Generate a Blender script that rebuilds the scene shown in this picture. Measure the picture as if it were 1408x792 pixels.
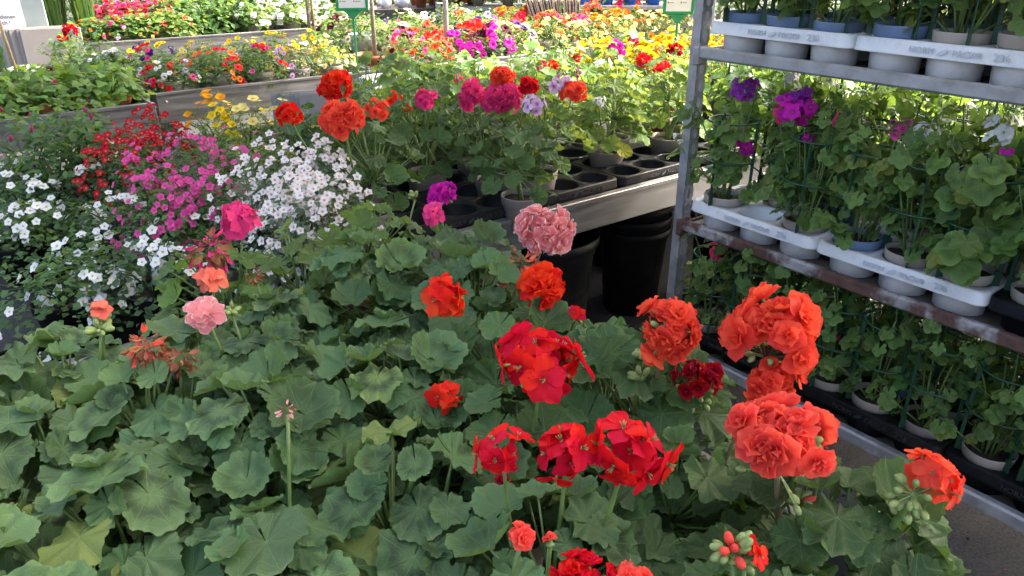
import bpy, math, random
import numpy as np
from mathutils import Vector, Matrix, Euler, Quaternion

# ---------------------------------------------------------------- camera, sky, sun, exposure
R = math.radians
FPX, PITCH, YAW, CAMH = 1030.0, R(25), R(37.3), 1.55       # focal length in px of a 1408 px wide frame
SUN_AZ, SUN_EL = R(-14), R(43)                              # azimuth from +X towards +Y
scene = bpy.context.scene
for o in list(bpy.data.objects): bpy.data.objects.remove(o)
COL = scene.collection
cam_d = bpy.data.cameras.new('camera'); cam = bpy.data.objects.new('camera', cam_d); COL.objects.link(cam)
cam_d.sensor_width = 36; cam_d.lens = 36 * FPX / 1408; cam_d.clip_start = .02; cam_d.clip_end = 400
cam.location = (0, 0, CAMH); cam.rotation_euler = (R(90) - PITCH, 0, -YAW); scene.camera = cam
w = bpy.data.worlds.new('World'); scene.world = w; w.use_nodes = True
bg = w.node_tree.nodes['Background']; sky = w.node_tree.nodes.new('ShaderNodeTexSky')
sky.sky_type = 'NISHITA'; sky.sun_disc = False; sky.sun_elevation = SUN_EL; sky.sun_rotation = R(90) - SUN_AZ
sky.air_density = .7; sky.dust_density = 8.0; sky.ozone_density = .6
w.node_tree.links.new(sky.outputs[0], bg.inputs[0]); bg.inputs[1].default_value = .15
sd = bpy.data.lights.new('sun', 'SUN'); sd.energy = 2.3; sd.angle = R(.53); sd.color = (1, .93, .82)
so = bpy.data.objects.new('sun', sd); COL.objects.link(so)
sdir = Vector((math.cos(SUN_EL) * math.cos(SUN_AZ), math.cos(SUN_EL) * math.sin(SUN_AZ), math.sin(SUN_EL)))
so.rotation_euler = sdir.to_track_quat('Z', 'Y').to_euler(); so.location = (6, -2, 9)
scene.view_settings.view_transform = 'Standard'; scene.view_settings.look = 'None'
scene.view_settings.exposure = 2.7; scene.view_settings.gamma = 1
scene.cycles.use_denoising = True
scene.cycles.use_adaptive_sampling = True; scene.cycles.adaptive_threshold = .02
scene.cycles.max_bounces = 6; scene.cycles.diffuse_bounces = 2; scene.cycles.transmission_bounces = 4
scene.cycles.transparent_max_bounces = 6; scene.cycles.sample_clamp_indirect = 4

_fh = Vector((math.sin(YAW), math.cos(YAW), 0)); _rt = Vector((math.cos(YAW), -math.sin(YAW), 0))
_fw = _fh * math.cos(PITCH) + Vector((0, 0, -math.sin(PITCH))); _up = _fh * math.sin(PITCH) + Vector((0, 0, math.cos(PITCH)))
def at(px, py, z):
    "the point at height z that a survey of the photograph puts at that pixel"
    d = _fw * FPX + _rt * (px - 704) - _up * (py - 396)
    return Vector((0, 0, CAMH)) + d * ((z - CAMH) / d.z)
rng = random.Random(11)
U = rng.uniform

# ---------------------------------------------------------------- materials
def nmat(name):
    m = bpy.data.materials.new(name); m.use_nodes = True
    nt = m.node_tree; nt.nodes.clear()
    return m, nt, nt.nodes, nt.links
class NG:
    "small node-graph helper"
    def __init__(s, name):
        s.m, s.nt, s.n, s.l = nmat(name)
    def node(s, t, **kw):
        x = s.n.new(t)
        for k, v in kw.items(): setattr(x, k, v)
        return x
    def put(s, sock, v):
        if hasattr(v, 'links') or isinstance(v, bpy.types.NodeSocket): s.l.new(v, sock)
        elif isinstance(v, (tuple, list)) and len(v) == 3 and sock.type == 'RGBA': sock.default_value = (*v, 1)
        else: sock.default_value = v
    def math(s, op, a, b=0.0, c=0.0, clamp=False):
        x = s.node('ShaderNodeMath', operation=op, use_clamp=clamp)
        for i, v in enumerate((a, b, c)): s.put(x.inputs[i], v)
        return x.outputs[0]
    def mix(s, f, a, b, blend='MIX'):
        x = s.node('ShaderNodeMix', data_type='RGBA', blend_type=blend)
        s.put(x.inputs[0], f); s.put(x.inputs[6], a); s.put(x.inputs[7], b)
        return x.outputs[2]
    def noise(s, scale, detail=3, rough=.55, vec=None):
        x = s.node('ShaderNodeTexNoise'); x.inputs['Scale'].default_value = scale
        x.inputs['Detail'].default_value = detail; x.inputs['Roughness'].default_value = rough
        if vec is not None: s.l.new(vec, x.inputs['Vector'])
        return x.outputs['Fac']
    def remap(s, v, a, b, c=0., d=1.):
        x = s.node('ShaderNodeMapRange', interpolation_type='SMOOTHSTEP')
        for i, q in enumerate((v, a, b, c, d)): s.put(x.inputs[i], q)
        return x.outputs[0]
    def hsv(s, col, h=.5, sat=1., val=1.):
        x = s.node('ShaderNodeHueSaturation')
        s.put(x.inputs['Hue'], h); s.put(x.inputs['Saturation'], sat); s.put(x.inputs['Value'], val); s.put(x.inputs['Color'], col)
        return x.outputs[0]
    def obj(s): return s.node('ShaderNodeTexCoord').outputs['Object']
    def bump(s, h, st=.3, d=.01):
        x = s.node('ShaderNodeBump'); x.inputs['Strength'].default_value = st; x.inputs['Distance'].default_value = d
        s.l.new(h, x.inputs['Height']); return x.outputs[0]
    def pbsdf(s, col, rough=.5, metal=0., spec=.5, normal=None):
        p = s.node('ShaderNodeBsdfPrincipled')
        s.put(p.inputs['Base Color'], col); s.put(p.inputs['Roughness'], rough); s.put(p.inputs['Metallic'], metal)
        s.put(p.inputs['Specular IOR Level'], spec)
        if normal is not None: s.l.new(normal, p.inputs['Normal'])
        return p.outputs[0]
    def out(s, sh):
        o = s.node('ShaderNodeOutputMaterial'); s.l.new(sh, o.inputs[0]); return s.m
    def leafy(s, col, tcol, fac, rough=.5, spec=.35, normal=None):
        p = s.pbsdf(col, rough, 0, spec, normal); t = s.node('ShaderNodeBsdfTranslucent'); s.put(t.inputs[0], tcol)
        if normal is not None: s.l.new(normal, t.inputs['Normal'])
        mx = s.node('ShaderNodeMixShader'); mx.inputs[0].default_value = fac
        s.l.new(p, mx.inputs[1]); s.l.new(t.outputs[0], mx.inputs[2]); return s.out(mx.outputs[0])
def plain(name, col, rough=.5, metal=0., spec=.5, var=.25, scale=14, dirt=None, dirt_amt=.5, dscale=5, bump=0., bscale=80):
    g = NG(name); o = g.obj()
    c = g.hsv(col, .5, 1, g.remap(g.noise(scale, 4, .6, o), .25, .75, 1 - var, 1 + var))
    if dirt: c = g.mix(g.remap(g.noise(dscale, 6, .7, o), .5, .68, 0, dirt_amt), c, dirt)
    r = g.remap(g.noise(scale * 2, 3, .6, o), .3, .7, rough * .8, min(1, rough * 1.2))
    nb = g.bump(g.noise(bscale, 3, .6, o), bump, .004) if bump else None
    return g.out(g.pbsdf(c, r, metal, spec, nb))
def leaf_uv(name, col, tcol, dark=None, vein=(.2, .27, .11), lobes=7, trans=.3, rough=.5, spec=.2, zone=.6, bum=.7, pale=None):
    "leaf whose UV centre is the petiole: radial veins and an optional dark horseshoe zone"
    g = NG(name); uv = g.node('ShaderNodeUVMap').outputs[0]
    ctr = g.node('ShaderNodeVectorMath', operation='SUBTRACT'); g.l.new(uv, ctr.inputs[0]); ctr.inputs[1].default_value = (.5, .5, 0)
    ln = g.node('ShaderNodeVectorMath', operation='LENGTH'); g.l.new(ctr.outputs[0], ln.inputs[0])
    r = g.math('MULTIPLY', ln.outputs['Value'], 2.0)
    sp = g.node('ShaderNodeSeparateXYZ'); g.l.new(ctr.outputs[0], sp.inputs[0])
    th = g.math('ARCTAN2', sp.outputs[0], sp.outputs[1])
    sn = g.math('ABSOLUTE', g.math('SINE', g.math('MULTIPLY', th, lobes / 2)))
    v1 = g.math('MULTIPLY', sn, r)
    # side veins
    cell = g.math('SINE', g.math('ADD', g.math('MULTIPLY', r, 24.0), g.math('MULTIPLY', sn, 7.0)))
    vm = g.remap(v1, .012, .05, 1, 0)
    vm2 = g.math('MULTIPLY', g.remap(cell, .8, 1., 0, 1), .35)
    rnd = g.node('ShaderNodeObjectInfo').outputs['Random']
    o = g.obj()
    n = g.noise(30, 4, .6, o)
    val = g.math('ADD', g.math('MULTIPLY', g.math('FRACT', g.math('MULTIPLY', rnd, 13.7)), .75), .6)
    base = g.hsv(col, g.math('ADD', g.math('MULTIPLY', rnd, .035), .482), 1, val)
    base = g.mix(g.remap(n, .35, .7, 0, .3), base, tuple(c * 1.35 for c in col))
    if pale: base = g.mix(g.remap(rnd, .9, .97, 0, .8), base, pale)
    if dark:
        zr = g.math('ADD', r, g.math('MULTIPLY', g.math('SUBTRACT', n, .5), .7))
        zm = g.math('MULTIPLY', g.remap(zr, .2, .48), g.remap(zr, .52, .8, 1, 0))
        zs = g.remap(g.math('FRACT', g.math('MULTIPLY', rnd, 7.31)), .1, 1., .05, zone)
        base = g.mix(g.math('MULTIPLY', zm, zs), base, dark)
    c = g.mix(g.math('MULTIPLY', g.math('MAXIMUM', vm, vm2), .62), base, vein)
    c = g.mix(g.remap(r, .86, 1.0, 0, .4), c, vein)
    h = g.math('SUBTRACT', g.math('MULTIPLY', n, .5), g.math('MULTIPLY', g.math('MAXIMUM', vm, vm2), .6))
    geo = g.node('ShaderNodeNewGeometry')
    c = g.mix(g.math('MULTIPLY', geo.outputs['Backfacing'], .45), c, tuple(x * 1.5 + .02 for x in col))
    t = g.hsv(tcol, .5, 1, g.math('ADD', g.math('MULTIPLY', rnd, .5), .75))
    return g.leafy(c, t, trans, rough, spec, g.bump(h, bum, .002))
def leaf_isl(name, col, tcol, trans=.35, rough=.5, spec=.35, hv=.05, vv=.9):
    "joined foliage: every loose leaf varies by itself"
    g = NG(name); rnd = g.node('ShaderNodeNewGeometry').outputs['Random Per Island']
    c = g.hsv(col, g.math('ADD', g.math('MULTIPLY', rnd, hv), .5 - hv / 2), 1, g.math('ADD', g.math('MULTIPLY', g.math('FRACT', g.math('MULTIPLY', rnd, 9.7)), vv), 1 - vv * .5))
    return g.leafy(c, g.hsv(tcol, .5, 1, g.math('ADD', g.math('MULTIPLY', rnd, .5), .75)), trans, rough, spec)
def petal(name, col, base=None, edge=None, trans=.3, rough=.55, estart=.7, var=.3):
    g = NG(name); uv = g.node('ShaderNodeUVMap').outputs[0]
    sp = g.node('ShaderNodeSeparateXYZ'); g.l.new(uv, sp.inputs[0])
    x, t = sp.outputs[0], sp.outputs[1]
    rnd = g.node('ShaderNodeObjectInfo').outputs['Random']; isl = g.node('ShaderNodeNewGeometry').outputs['Random Per Island']
    k = g.math('FRACT', g.math('ADD', rnd, isl))
    c = g.hsv(col, g.math('ADD', g.math('MULTIPLY', k, .012), .494), 1, g.math('ADD', g.math('MULTIPLY', k, var), 1 - var * .6))
    fine = g.math('SINE', g.math('MULTIPLY', x, 40.0))
    c = g.mix(g.remap(fine, .5, 1, 0, .08), c, tuple(q * .7 for q in (base or col)))
    if base: c = g.mix(g.remap(t, .05, .45, .9, 0), c, base)
    if edge:
        ex = g.math('ABSOLUTE', g.math('SUBTRACT', x, .5)); e = g.math('MAXIMUM', t, g.math('ADD', g.math('MULTIPLY', ex, .7), .6))
        c = g.mix(g.remap(e, estart, 1., 0, 1), c, edge)
    return g.leafy(c, c, trans, rough, .12)

M = {}
M['asphalt'] = plain('asphalt', (.036, .035, .035), .85, var=.6, scale=110, dirt=(.075, .07, .066), dirt_amt=.5, dscale=4, bump=1., bscale=220)
M['alu'] = None
def metal(name, col, rough, streak=.3, rust=None, rust_amt=.8, r0=.5, ax=(1, 1, 1), dull=.75):
    g = NG(name); o = g.obj(); mp = g.node('ShaderNodeMapping'); mp.inputs['Scale'].default_value = ax; g.l.new(o, mp.inputs[0])
    n1 = g.noise(9, 6, .65, mp.outputs[0]); n2 = g.noise(3, 5, .7, o)
    c = g.hsv(col, .5, 1, g.remap(n1, .25, .75, 1 - streak, 1 + streak))
    rr = g.remap(n1, .3, .7, rough * .7, rough * 1.35); mt = dull
    if rust:
        k = g.remap(n2, r0, r0 + .1, 0, rust_amt)
        c = g.mix(k, c, g.mix(g.remap(g.noise(40, 4, .6, o), .3, .7), rust, tuple(q * .45 for q in rust)))
        mt = g.math('SUBTRACT', dull, g.math('MULTIPLY', k, dull)); rr = g.math('ADD', rr, g.math('MULTIPLY', k, .4))
    return g.out(g.pbsdf(c, rr, mt, .5, g.bump(n1, .12, .003)))
M['alu'] = metal('aluminium', (.21, .205, .198), .42, .2, (.2, .17, .13), .4, .58, (.35, .35, 5), dull=.75)
M['galv'] = metal('galvanised', (.4, .395, .385), .55, .25, (.14, .12, .1), .5, .58, (2, 2, 2), dull=.5)
M['rust'] = metal('rusty', (.42, .4, .38), .6, .3, (.13, .055, .035), .95, .4, (1, 1, 1), dull=.4)
M['blackpl'] = plain('black_plastic', (.008, .008, .009), .5, spec=.15, var=.4, scale=9, dirt=(.05, .045, .035), dirt_amt=.3, dscale=7)
M['mat'] = plain('black_mat', (.012, .012, .013), .9, var=.4, scale=30, dirt=(.05, .042, .03), dirt_amt=.6, dscale=6, bump=.3)
M['whitepl'] = plain('white_plastic', (.78, .77, .74), .35, var=.05, scale=6, dirt=(.4, .38, .35), dirt_amt=.3, dscale=8)
M['emboss'] = plain('embossed_plastic', (.6, .62, .66), .4, var=.05)
M['embossb'] = plain('embossed_black', (.04, .04, .042), .3, var=.05)
M['soil'] = plain('soil', (.03, .018, .011), .95, var=.6, scale=90, dirt=(.12, .07, .04), dirt_amt=.6, dscale=60, bump=1., bscale=220)
M['taupe'] = plain('taupe_pot', (.27, .235, .21), .5, var=.08, scale=6, dirt=(.12, .1, .08), dirt_amt=.3, dscale=9)
M['beige'] = plain('beige_pot', (.43, .37, .31), .5, var=.08, scale=6, dirt=(.2, .16, .12), dirt_amt=.3, dscale=9)
M['blue'] = plain('blue_pot', (.16, .23, .36), .45, var=.08, scale=6, dirt=(.1, .1, .1), dirt_amt=.3, dscale=9)
M['vivid'] = plain('vivid_blue_pot', (.03, .12, .5), .4, var=.1)
M['terra'] = plain('terracotta', (.42, .13, .06), .6, var=.15, scale=10, dirt=(.4, .28, .2), dirt_amt=.3)
M['greypot'] = plain('grey_pot', (.5, .52, .54), .5, var=.08)
M['greenpl'] = plain('green_plastic', (.012, .06, .03), .4, var=.2)
M['signgreen'] = plain('sign_green', (.02, .25, .09), .4, var=.05)
M['paper'] = plain('paper', (.78, .78, .76), .7, var=.03)
M['ink'] = plain('ink', (.05, .05, .06), .7, var=.05)
M['inkred'] = plain('ink_red', (.4, .06, .05), .7, var=.05)
M['board'] = plain('board', (.33, .38, .36), .7, var=.06)
M['slab'] = plain('slab', (.27, .245, .22), .7, var=.08, scale=8, dirt=(.3, .26, .22), dirt_amt=.4, bump=.15)
M['slabg'] = plain('grey_slab', (.17, .165, .16), .65, var=.1, scale=8, dirt=(.2, .18, .16), dirt_amt=.4, bump=.15)
M['stone'] = plain('pebbled_stone', (.3, .28, .29), .85, var=.5, scale=120, dirt=(.55, .5, .48), dirt_amt=.7, dscale=60, bump=.9, bscale=140)
M['wood'] = plain('wood', (.28, .13, .055), .7, var=.35, scale=12)
M['darkwood'] = plain('dark_wood', (.05, .04, .035), .6, var=.3)
M['bamboo'] = plain('bamboo', (.42, .31, .17), .6, var=.25, scale=20)
M['bark'] = plain('bark', (.26, .22, .17), .85, var=.4, scale=30, bump=.6)
M['card'] = plain('cardboard', (.5, .43, .34), .75, var=.12, scale=30)
M['glass'] = plain('milk_glass', (.6, .6, .6), .15, var=.1)
M['ply'] = plain('plywood', (.12, .095, .07), .7, var=.3, scale=8, dirt=(.05, .04, .03), dirt_amt=.6)
g = NG('canopy_cloth'); _p = g.pbsdf((.78, .77, .74), .8); _t = g.node('ShaderNodeBsdfTranslucent'); _t.inputs[0].default_value = (.86, .82, .73, 1)
_m = g.node('ShaderNodeMixShader'); _m.inputs[0].default_value = .1; g.l.new(_p, _m.inputs[1]); g.l.new(_t.outputs[0], _m.inputs[2]); M['canopy'] = g.out(_m.outputs[0])
# foliage
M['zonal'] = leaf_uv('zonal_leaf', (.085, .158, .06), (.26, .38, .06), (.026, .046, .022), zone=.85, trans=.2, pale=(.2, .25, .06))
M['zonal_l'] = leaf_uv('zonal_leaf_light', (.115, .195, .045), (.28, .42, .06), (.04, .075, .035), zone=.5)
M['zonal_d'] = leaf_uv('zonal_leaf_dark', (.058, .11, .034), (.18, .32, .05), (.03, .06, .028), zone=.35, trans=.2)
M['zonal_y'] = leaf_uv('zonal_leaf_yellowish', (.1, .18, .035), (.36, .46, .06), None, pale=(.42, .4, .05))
M['ivyg'] = leaf_uv('ivy_geranium_leaf', (.11, .2, .045), (.26, .42, .05), (.022, .045, .018), lobes=5, rough=.4, spec=.3, zone=.7, pale=(.2, .22, .05))
M['heart'] = leaf_uv('heart_leaf', (.06, .13, .05), (.2, .34, .05), lobes=5)
M['stem'] = plain('green_stem', (.13, .2, .05), .5, var=.3, scale=25)
M['stemr'] = plain('reddish_stem', (.17, .12, .06), .5, var=.3, scale=25)
M['bud'] = plain('green_bud', (.22, .29, .08), .55, var=.3, scale=120)
M['dry'] = leaf_isl('dry_petal', (.3, .12, .06), (.4, .14, .06), .25, .8, .1, .06, 1.)
M['f_dark'] = leaf_isl('foliage_dark', (.04, .085, .03), (.18, .3, .05))
M['f_mid'] = leaf_isl('foliage_mid', (.06, .125, .033), (.26, .4, .06))
M['f_light'] = leaf_isl('foliage_light', (.085, .155, .033), (.34, .46, .07), .32)
M['f_grey'] = leaf_isl('foliage_grey', (.1, .15, .08), (.3, .38, .14))
M['f_ivy'] = leaf_isl('foliage_ivy', (.1, .19, .03), (.34, .5, .06), .35)
M['f_red'] = leaf_isl('foliage_bronze', (.12, .03, .025), (.35, .05, .03))
M['f_cream'] = leaf_isl('foliage_cream', (.4, .45, .25), (.5, .55, .25))
P = {}
P['orange'] = petal('petal_orange', (.97, .115, .058), (.92, .055, .045), None, .5, var=.2)
P['coral'] = petal('petal_coral', (.95, .095, .065), (.75, .02, .035), (.95, .15, .1), .5, var=.2)
P['orred'] = petal('petal_orange_red', (.9, .04, .014), (.75, .015, .02), None, .4, var=.2)
P['red'] = petal('petal_red', (.8, .012, .026), (.55, .004, .02), None, .4, var=.22)
P['deepred'] = petal('petal_deep_red', (.42, .006, .018), (.2, .003, .01), None, .28)
P['salmon'] = petal('petal_salmon', (.88, .2, .12), (.8, .1, .08), None, .3)
P['pinkwhite'] = petal('petal_pink_white', (.95, .35, .33), (.93, .22, .24), (.95, .82, .79), .45, estart=.88, var=.1)
P['hotpink'] = petal('petal_hot_pink', (.9, .06, .24), (.6, .01, .15), None, .3)
P['magenta'] = petal('petal_magenta', (.68, .02, .42), (.45, .005, .3), None, .3)
P['pink'] = petal('petal_pink', (.74, .1, .34), (.4, .02, .12), None, .3)
P['lilac'] = petal('petal_lilac', (.72, .5, .74), (.5, .08, .35), None, .3)
P['purple'] = petal('petal_purple', (.3, .04, .36), (.2, .01, .2), None, .3)
P['violet'] = petal('petal_violet', (.05, .012, .16), (.02, .005, .06), None, .3)
P['paleblue'] = petal('petal_pale_violet', (.55, .48, .82), (.15, .05, .4), None, .3)
P['white'] = petal('petal_white', (.82, .82, .78), (.6, .7, .4), None, .3, var=.1)
P['whitepk'] = petal('petal_white_pink_eye', (.86, .82, .74), (.62, .25, .28), None, .3, var=.1)
P['yellow'] = petal('petal_yellow', (.9, .66, .015), (.7, .25, .01), None, .3)
P['ochre'] = petal('petal_ochre', (.85, .36, .01), (.7, .2, .01), None, .3)
P['paleyel'] = petal('petal_pale_yellow', (.82, .74, .25), (.6, .3, .05), None, .3)
P['tangerine'] = petal('petal_tangerine', (.85, .2, .03), (.7, .1, .02), None, .3)
P['crimson'] = petal('petal_crimson', (.45, .006, .03), (.75, .2, .05), None, .3)
P['cream'] = petal('petal_cream', (.7, .62, .42), (.12, .04, .08), None, .3)
P['wine'] = petal('petal_wine', (.06, .006, .015), (.03, .003, .01), None, .3)
M['eye'] = plain('yellow_eye', (.6, .3, .02), .7)

# ---------------------------------------------------------------- geometry templates
class T:
    "a template: vertices, faces, uv per vertex, material slot per face"
    def __init__(s, V=None, F=None, UV=None, MI=None):
        s.V = np.zeros((0, 3)) if V is None else np.asarray(V, float)
        s.F = F or []; s.UV = np.zeros((len(s.V), 2)) if UV is None else np.asarray(UV, float)
        s.MI = MI if MI is not None else [0] * len(s.F)
    def moved(s, m, mi=None):
        A = np.array(m); V = s.V @ A[:3, :3].T + A[:3, 3]
        return T(V, s.F, s.UV, s.MI if mi is None else [mi] * len(s.F))
def join(ts):
    V, F, UV, MI, k = [], [], [], [], 0
    for t in ts:
        V.append(t.V); UV.append(t.UV); MI += list(t.MI)
        F += [tuple(i + k for i in f) for f in t.F]; k += len(t.V)
    return T(np.vstack(V), F, np.vstack(UV), MI) if V else T()
def mesh(name, t, mats, smooth=True):
    me = bpy.data.meshes.new(name); me.from_pydata(t.V.tolist(), [], t.F)
    uvl = me.uv_layers.new(name='UVMap')
    li = np.zeros(len(me.loops), dtype=np.int32); me.loops.foreach_get('vertex_index', li)
    uvl.data.foreach_set('uv', t.UV[li].astype(np.float32).ravel())
    me.polygons.foreach_set('material_index', np.array(t.MI, dtype=np.int32))
    if smooth: me.polygons.foreach_set('use_smooth', np.ones(len(me.polygons), dtype=bool))
    for m in (mats if isinstance(mats, (list, tuple)) else [mats]): me.materials.append(m)
    me.update(); return me
def box(x0, x1, y0, y1, z0, z1, mi=0):
    V = [(x, y, z) for z in (z0, z1) for y in (y0, y1) for x in (x0, x1)]
    F = [(0, 2, 3, 1), (4, 5, 7, 6), (0, 1, 5, 4), (2, 6, 7, 3), (0, 4, 6, 2), (1, 3, 7, 5)]
    return T(V, F, None, [mi] * 6)
def bbox(x0, x1, y0, y1, z0, z1, b=.004, mi=0):
    "box with chamfered edges"
    V, F = [], []
    X, Y, Z = (x0, x1), (y0, y1), (z0, z1)
    idx = {}
    for i in (0, 1):
        for j in (0, 1):
            for k in (0, 1):
                sx, sy, sz = (b if i == 0 else -b), (b if j == 0 else -b), (b if k == 0 else -b)
                idx[i, j, k] = len(V)
                V += [(X[i], Y[j] + sy, Z[k] + sz), (X[i] + sx, Y[j], Z[k] + sz), (X[i] + sx, Y[j] + sy, Z[k])]
    a = lambda i, j, k, n: idx[i, j, k] + n
    for i in (0, 1):
        F.append((a(i, 0, 0, 0), a(i, 1, 0, 0), a(i, 1, 1, 0), a(i, 0, 1, 0)))
        F.append((a(0, i, 0, 1), a(1, i, 0, 1), a(1, i, 1, 1), a(0, i, 1, 1)))
        F.append((a(0, 0, i, 2), a(1, 0, i, 2), a(1, 1, i, 2), a(0, 1, i, 2)))
        for j in (0, 1):
            F.append((a(i, j, 0, 0), a(i, j, 0, 1), a(i, j, 1, 1), a(i, j, 1, 0)))
            F.append((a(i, 0, j, 0), a(i, 0, j, 2), a(i, 1, j, 2), a(i, 1, j, 0)))
            F.append((a(0, i, j, 1), a(0, i, j, 2), a(1, i, j, 2), a(1, i, j, 1)))
            for k in (0, 1): F.append((a(i, j, k, 0), a(i, j, k, 1), a(i, j, k, 2)))
    return T(V, F, None, [mi] * len(F))
def tube(pts, rad, n=6, mi=0, cap=True):
    pts = [Vector(p) for p in pts]; k = len(pts)
    rad = [rad] * k if not isinstance(rad, (list, tuple)) else rad
    V, F = [], []; ref = None
    for i, p in enumerate(pts):
        d = (pts[min(i + 1, k - 1)] - pts[max(i - 1, 0)])
        d = d.normalized() if d.length > 1e-9 else Vector((0, 0, 1))
        if ref is None: ref = d.orthogonal().normalized()
        ref = (ref - d * ref.dot(d)); ref = ref.normalized() if ref.length > 1e-6 else d.orthogonal().normalized()
        b = d.cross(ref)
        for j in range(n):
            a = 2 * math.pi * j / n; V.append(p + (ref * math.cos(a) + b * math.sin(a)) * rad[i])
    for i in range(k - 1):
        for j in range(n):
            F.append((i * n + j, i * n + (j + 1) % n, (i + 1) * n + (j + 1) % n, (i + 1) * n + j))
    if cap: F += [tuple(range(n - 1, -1, -1)), tuple((k - 1) * n + j for j in range(n))]
    return T([tuple(v) for v in V], F, None, [mi] * len(F))
def lathe(prof, n=20, mi=0, wob=0):
    V, F = [], []
    for r, z in prof:
        for j in range(n):
            a = 2 * math.pi * j / n; q = r * (1 + wob * math.sin(a * 3 + z * 40)); V.append((q * math.cos(a), q * math.sin(a), z))
    for i in range(len(prof) - 1):
        for j in range(n): F.append((i * n + j, i * n + (j + 1) % n, (i + 1) * n + (j + 1) % n, (i + 1) * n + j))
    return T(V, F, None, [mi] * len(F))
def disc(r, z, n=16, mi=0): return T([(r * math.cos(2 * math.pi * j / n), r * math.sin(2 * math.pi * j / n), z) for j in range(n)], [tuple(range(n))], None, [mi])
def ball(r, sz=1., n=8, m=5, mi=0):
    V = [(0, 0, -r * sz)]
    for i in range(1, m):
        a = math.pi * i / m
        for j in range(n):
            b = 2 * math.pi * j / n; V.append((r * math.sin(a) * math.cos(b), r * math.sin(a) * math.sin(b), -r * sz * math.cos(a)))
    V.append((0, 0, r * sz)); F = []
    for j in range(n): F.append((0, 1 + (j + 1) % n, 1 + j))
    for i in range(m - 2):
        for j in range(n):
            a = 1 + i * n; F.append((a + j, a + (j + 1) % n, a + n + (j + 1) % n, a + n + j))
    a = 1 + (m - 2) * n
    for j in range(n): F.append((a + j, a + (j + 1) % n, len(V) - 1))
    return T(V, F, None, [mi] * len(F))
def frame(z, y=None, loc=(0, 0, 0), s=1.):
    "matrix with local Z along z and local Y as near to y as possible"
    z = Vector(z).normalized(); y = Vector(y) if y is not None else z.orthogonal()
    y = y - z * y.dot(z); y = y.normalized() if y.length > 1e-5 else z.orthogonal().normalized(); x = y.cross(z)
    m = Matrix((x * s, y * s, z * s)).transposed().to_4x4(); m.translation = Vector(loc); return m
def bez(a, b, c, n=4):
    a, b, c = Vector(a), Vector(b), Vector(c)
    return [a * (1 - t) ** 2 + b * 2 * t * (1 - t) + c * t * t for t in [i / n for i in range(n + 1)]]

# leaves
def radial_leaf(seed, lobes=7, segs=40, deep=.07, cren=.03, cup=.14, pleat=.05, ruff=.04, point=1., back=.78, gap=.07):
    q = random.Random(seed); rings = (.0, .3, .58, .82, 1.)
    V, UV, F = [(0, 0, 0)], [(.5, .5)], []
    ph = [q.uniform(0, 6.28) for _ in range(4)]; tw = q.uniform(-.06, .06)
    for ri, rr in enumerate(rings[1:]):
        for j in range(segs + 1):
            f = -math.pi + gap + (2 * math.pi - 2 * gap) * j / segs      # angle from the tip
            lb = abs(math.cos(lobes * f / 2)) ** point
            rad = (1 - deep + deep * 2 * (lb - .5)) * (back + (1 - back) * (.5 + .5 * math.cos(f))) + cren * math.cos(3 * lobes * f) * (rr > .9)
            rad *= 1 + .05 * math.sin(f * 2 + ph[0])
            x, y = rr * rad * math.sin(f), rr * rad * math.cos(f)
            z = cup * rr ** 1.7 - .10 * rr * rr * (.5 + .5 * math.cos(2 * f + ph[1])) * 1.5 + pleat * rr * math.cos(lobes * f) * -1 + ruff * rr ** 3 * (math.sin(5 * f + ph[2]) + .7 * math.sin(11 * f + ph[3])) + tw * x
            z -= .06 * math.exp(-((rr - 0) / .15) ** 2)
            V.append((x, y, z)); UV.append((.5 + x * .5, .5 + y * .5))
    n = segs + 1
    for j in range(segs): F.append((0, 1 + j + 1, 1 + j))
    for i in range(len(rings) - 2):
        for j in range(segs): a = 1 + i * n + j; F.append((a, a + 1, a + n + 1, a + n))
    F = [f if len(f) == 4 else f for f in F]
    return T(V, F, UV)
ZL = [(radial_leaf(s, lb, 72, dp, .034, c, .04, r * 1.25)) for s, c, r, lb, dp in ((1, .22, .05, 7, .035), (2, .12, .06, 7, .06), (3, .32, .05, 9, .03), (4, .0, .07, 7, .04), (5, .18, .1, 7, .05), (6, .45, .07, 9, .04), (7, .28, .08, 7, .07), (8, -.05, .09, 9, .03), (9, .6, .06, 7, .04))]
ZM = {k: [mesh('zonal_leaf', t, M[k]) for t in ZL] for k in ('zonal', 'zonal_l', 'zonal_d', 'zonal_y')}
IL = [(radial_leaf(s, 5, 30, .13, .0, c, .05, .03, .8, .8, .3)) for s, c in ((11, .12), (12, -.05), (13, .25), (14, .02))]
IM = [mesh('ivy_geranium_leaf', t, M['ivyg']) for t in IL]
ZLO = [(radial_leaf(s, 7, 14, .05, 0, c, .05, .06)) for s, c in ((1, .16), (2, .0), (3, .3))]      # far copies
ILO = [(radial_leaf(s, 5, 15, .13, 0, c, .05, .05, .8, .8, .3)) for s, c in ((11, .12), (12, -.05), (13, .25))]
def small_leaf(L=1., W=.5, fold=.12, droop=.15):
    V = [(0, 0, 0), (-W / 2, L * .45, fold * W), (W / 2, L * .45, fold * W), (0, L * .5, -fold * W * .3), (0, L, -droop * L)]
    return T(V, [(0, 3, 1), (0, 2, 3), (1, 3, 4), (3, 2, 4)], [(.5, 0), (0, .5), (1, .5), (.5, .5), (.5, 1)])
def ivy_leaf():
    out = [(0, 0), (-.3, -.12), (-.62, .12), (-.34, .38), (-.3, .62), (0, 1), (.3, .62), (.34, .38), (.62, .12), (.3, -.12)]
    V = [(0, .3, .05)] + [(x, y, -.06 * (x * x + y * y)) for x, y in out]
    return T(V, [(0, i + 1, (i + 1) % len(out) + 1) for i in range(len(out))])
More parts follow.
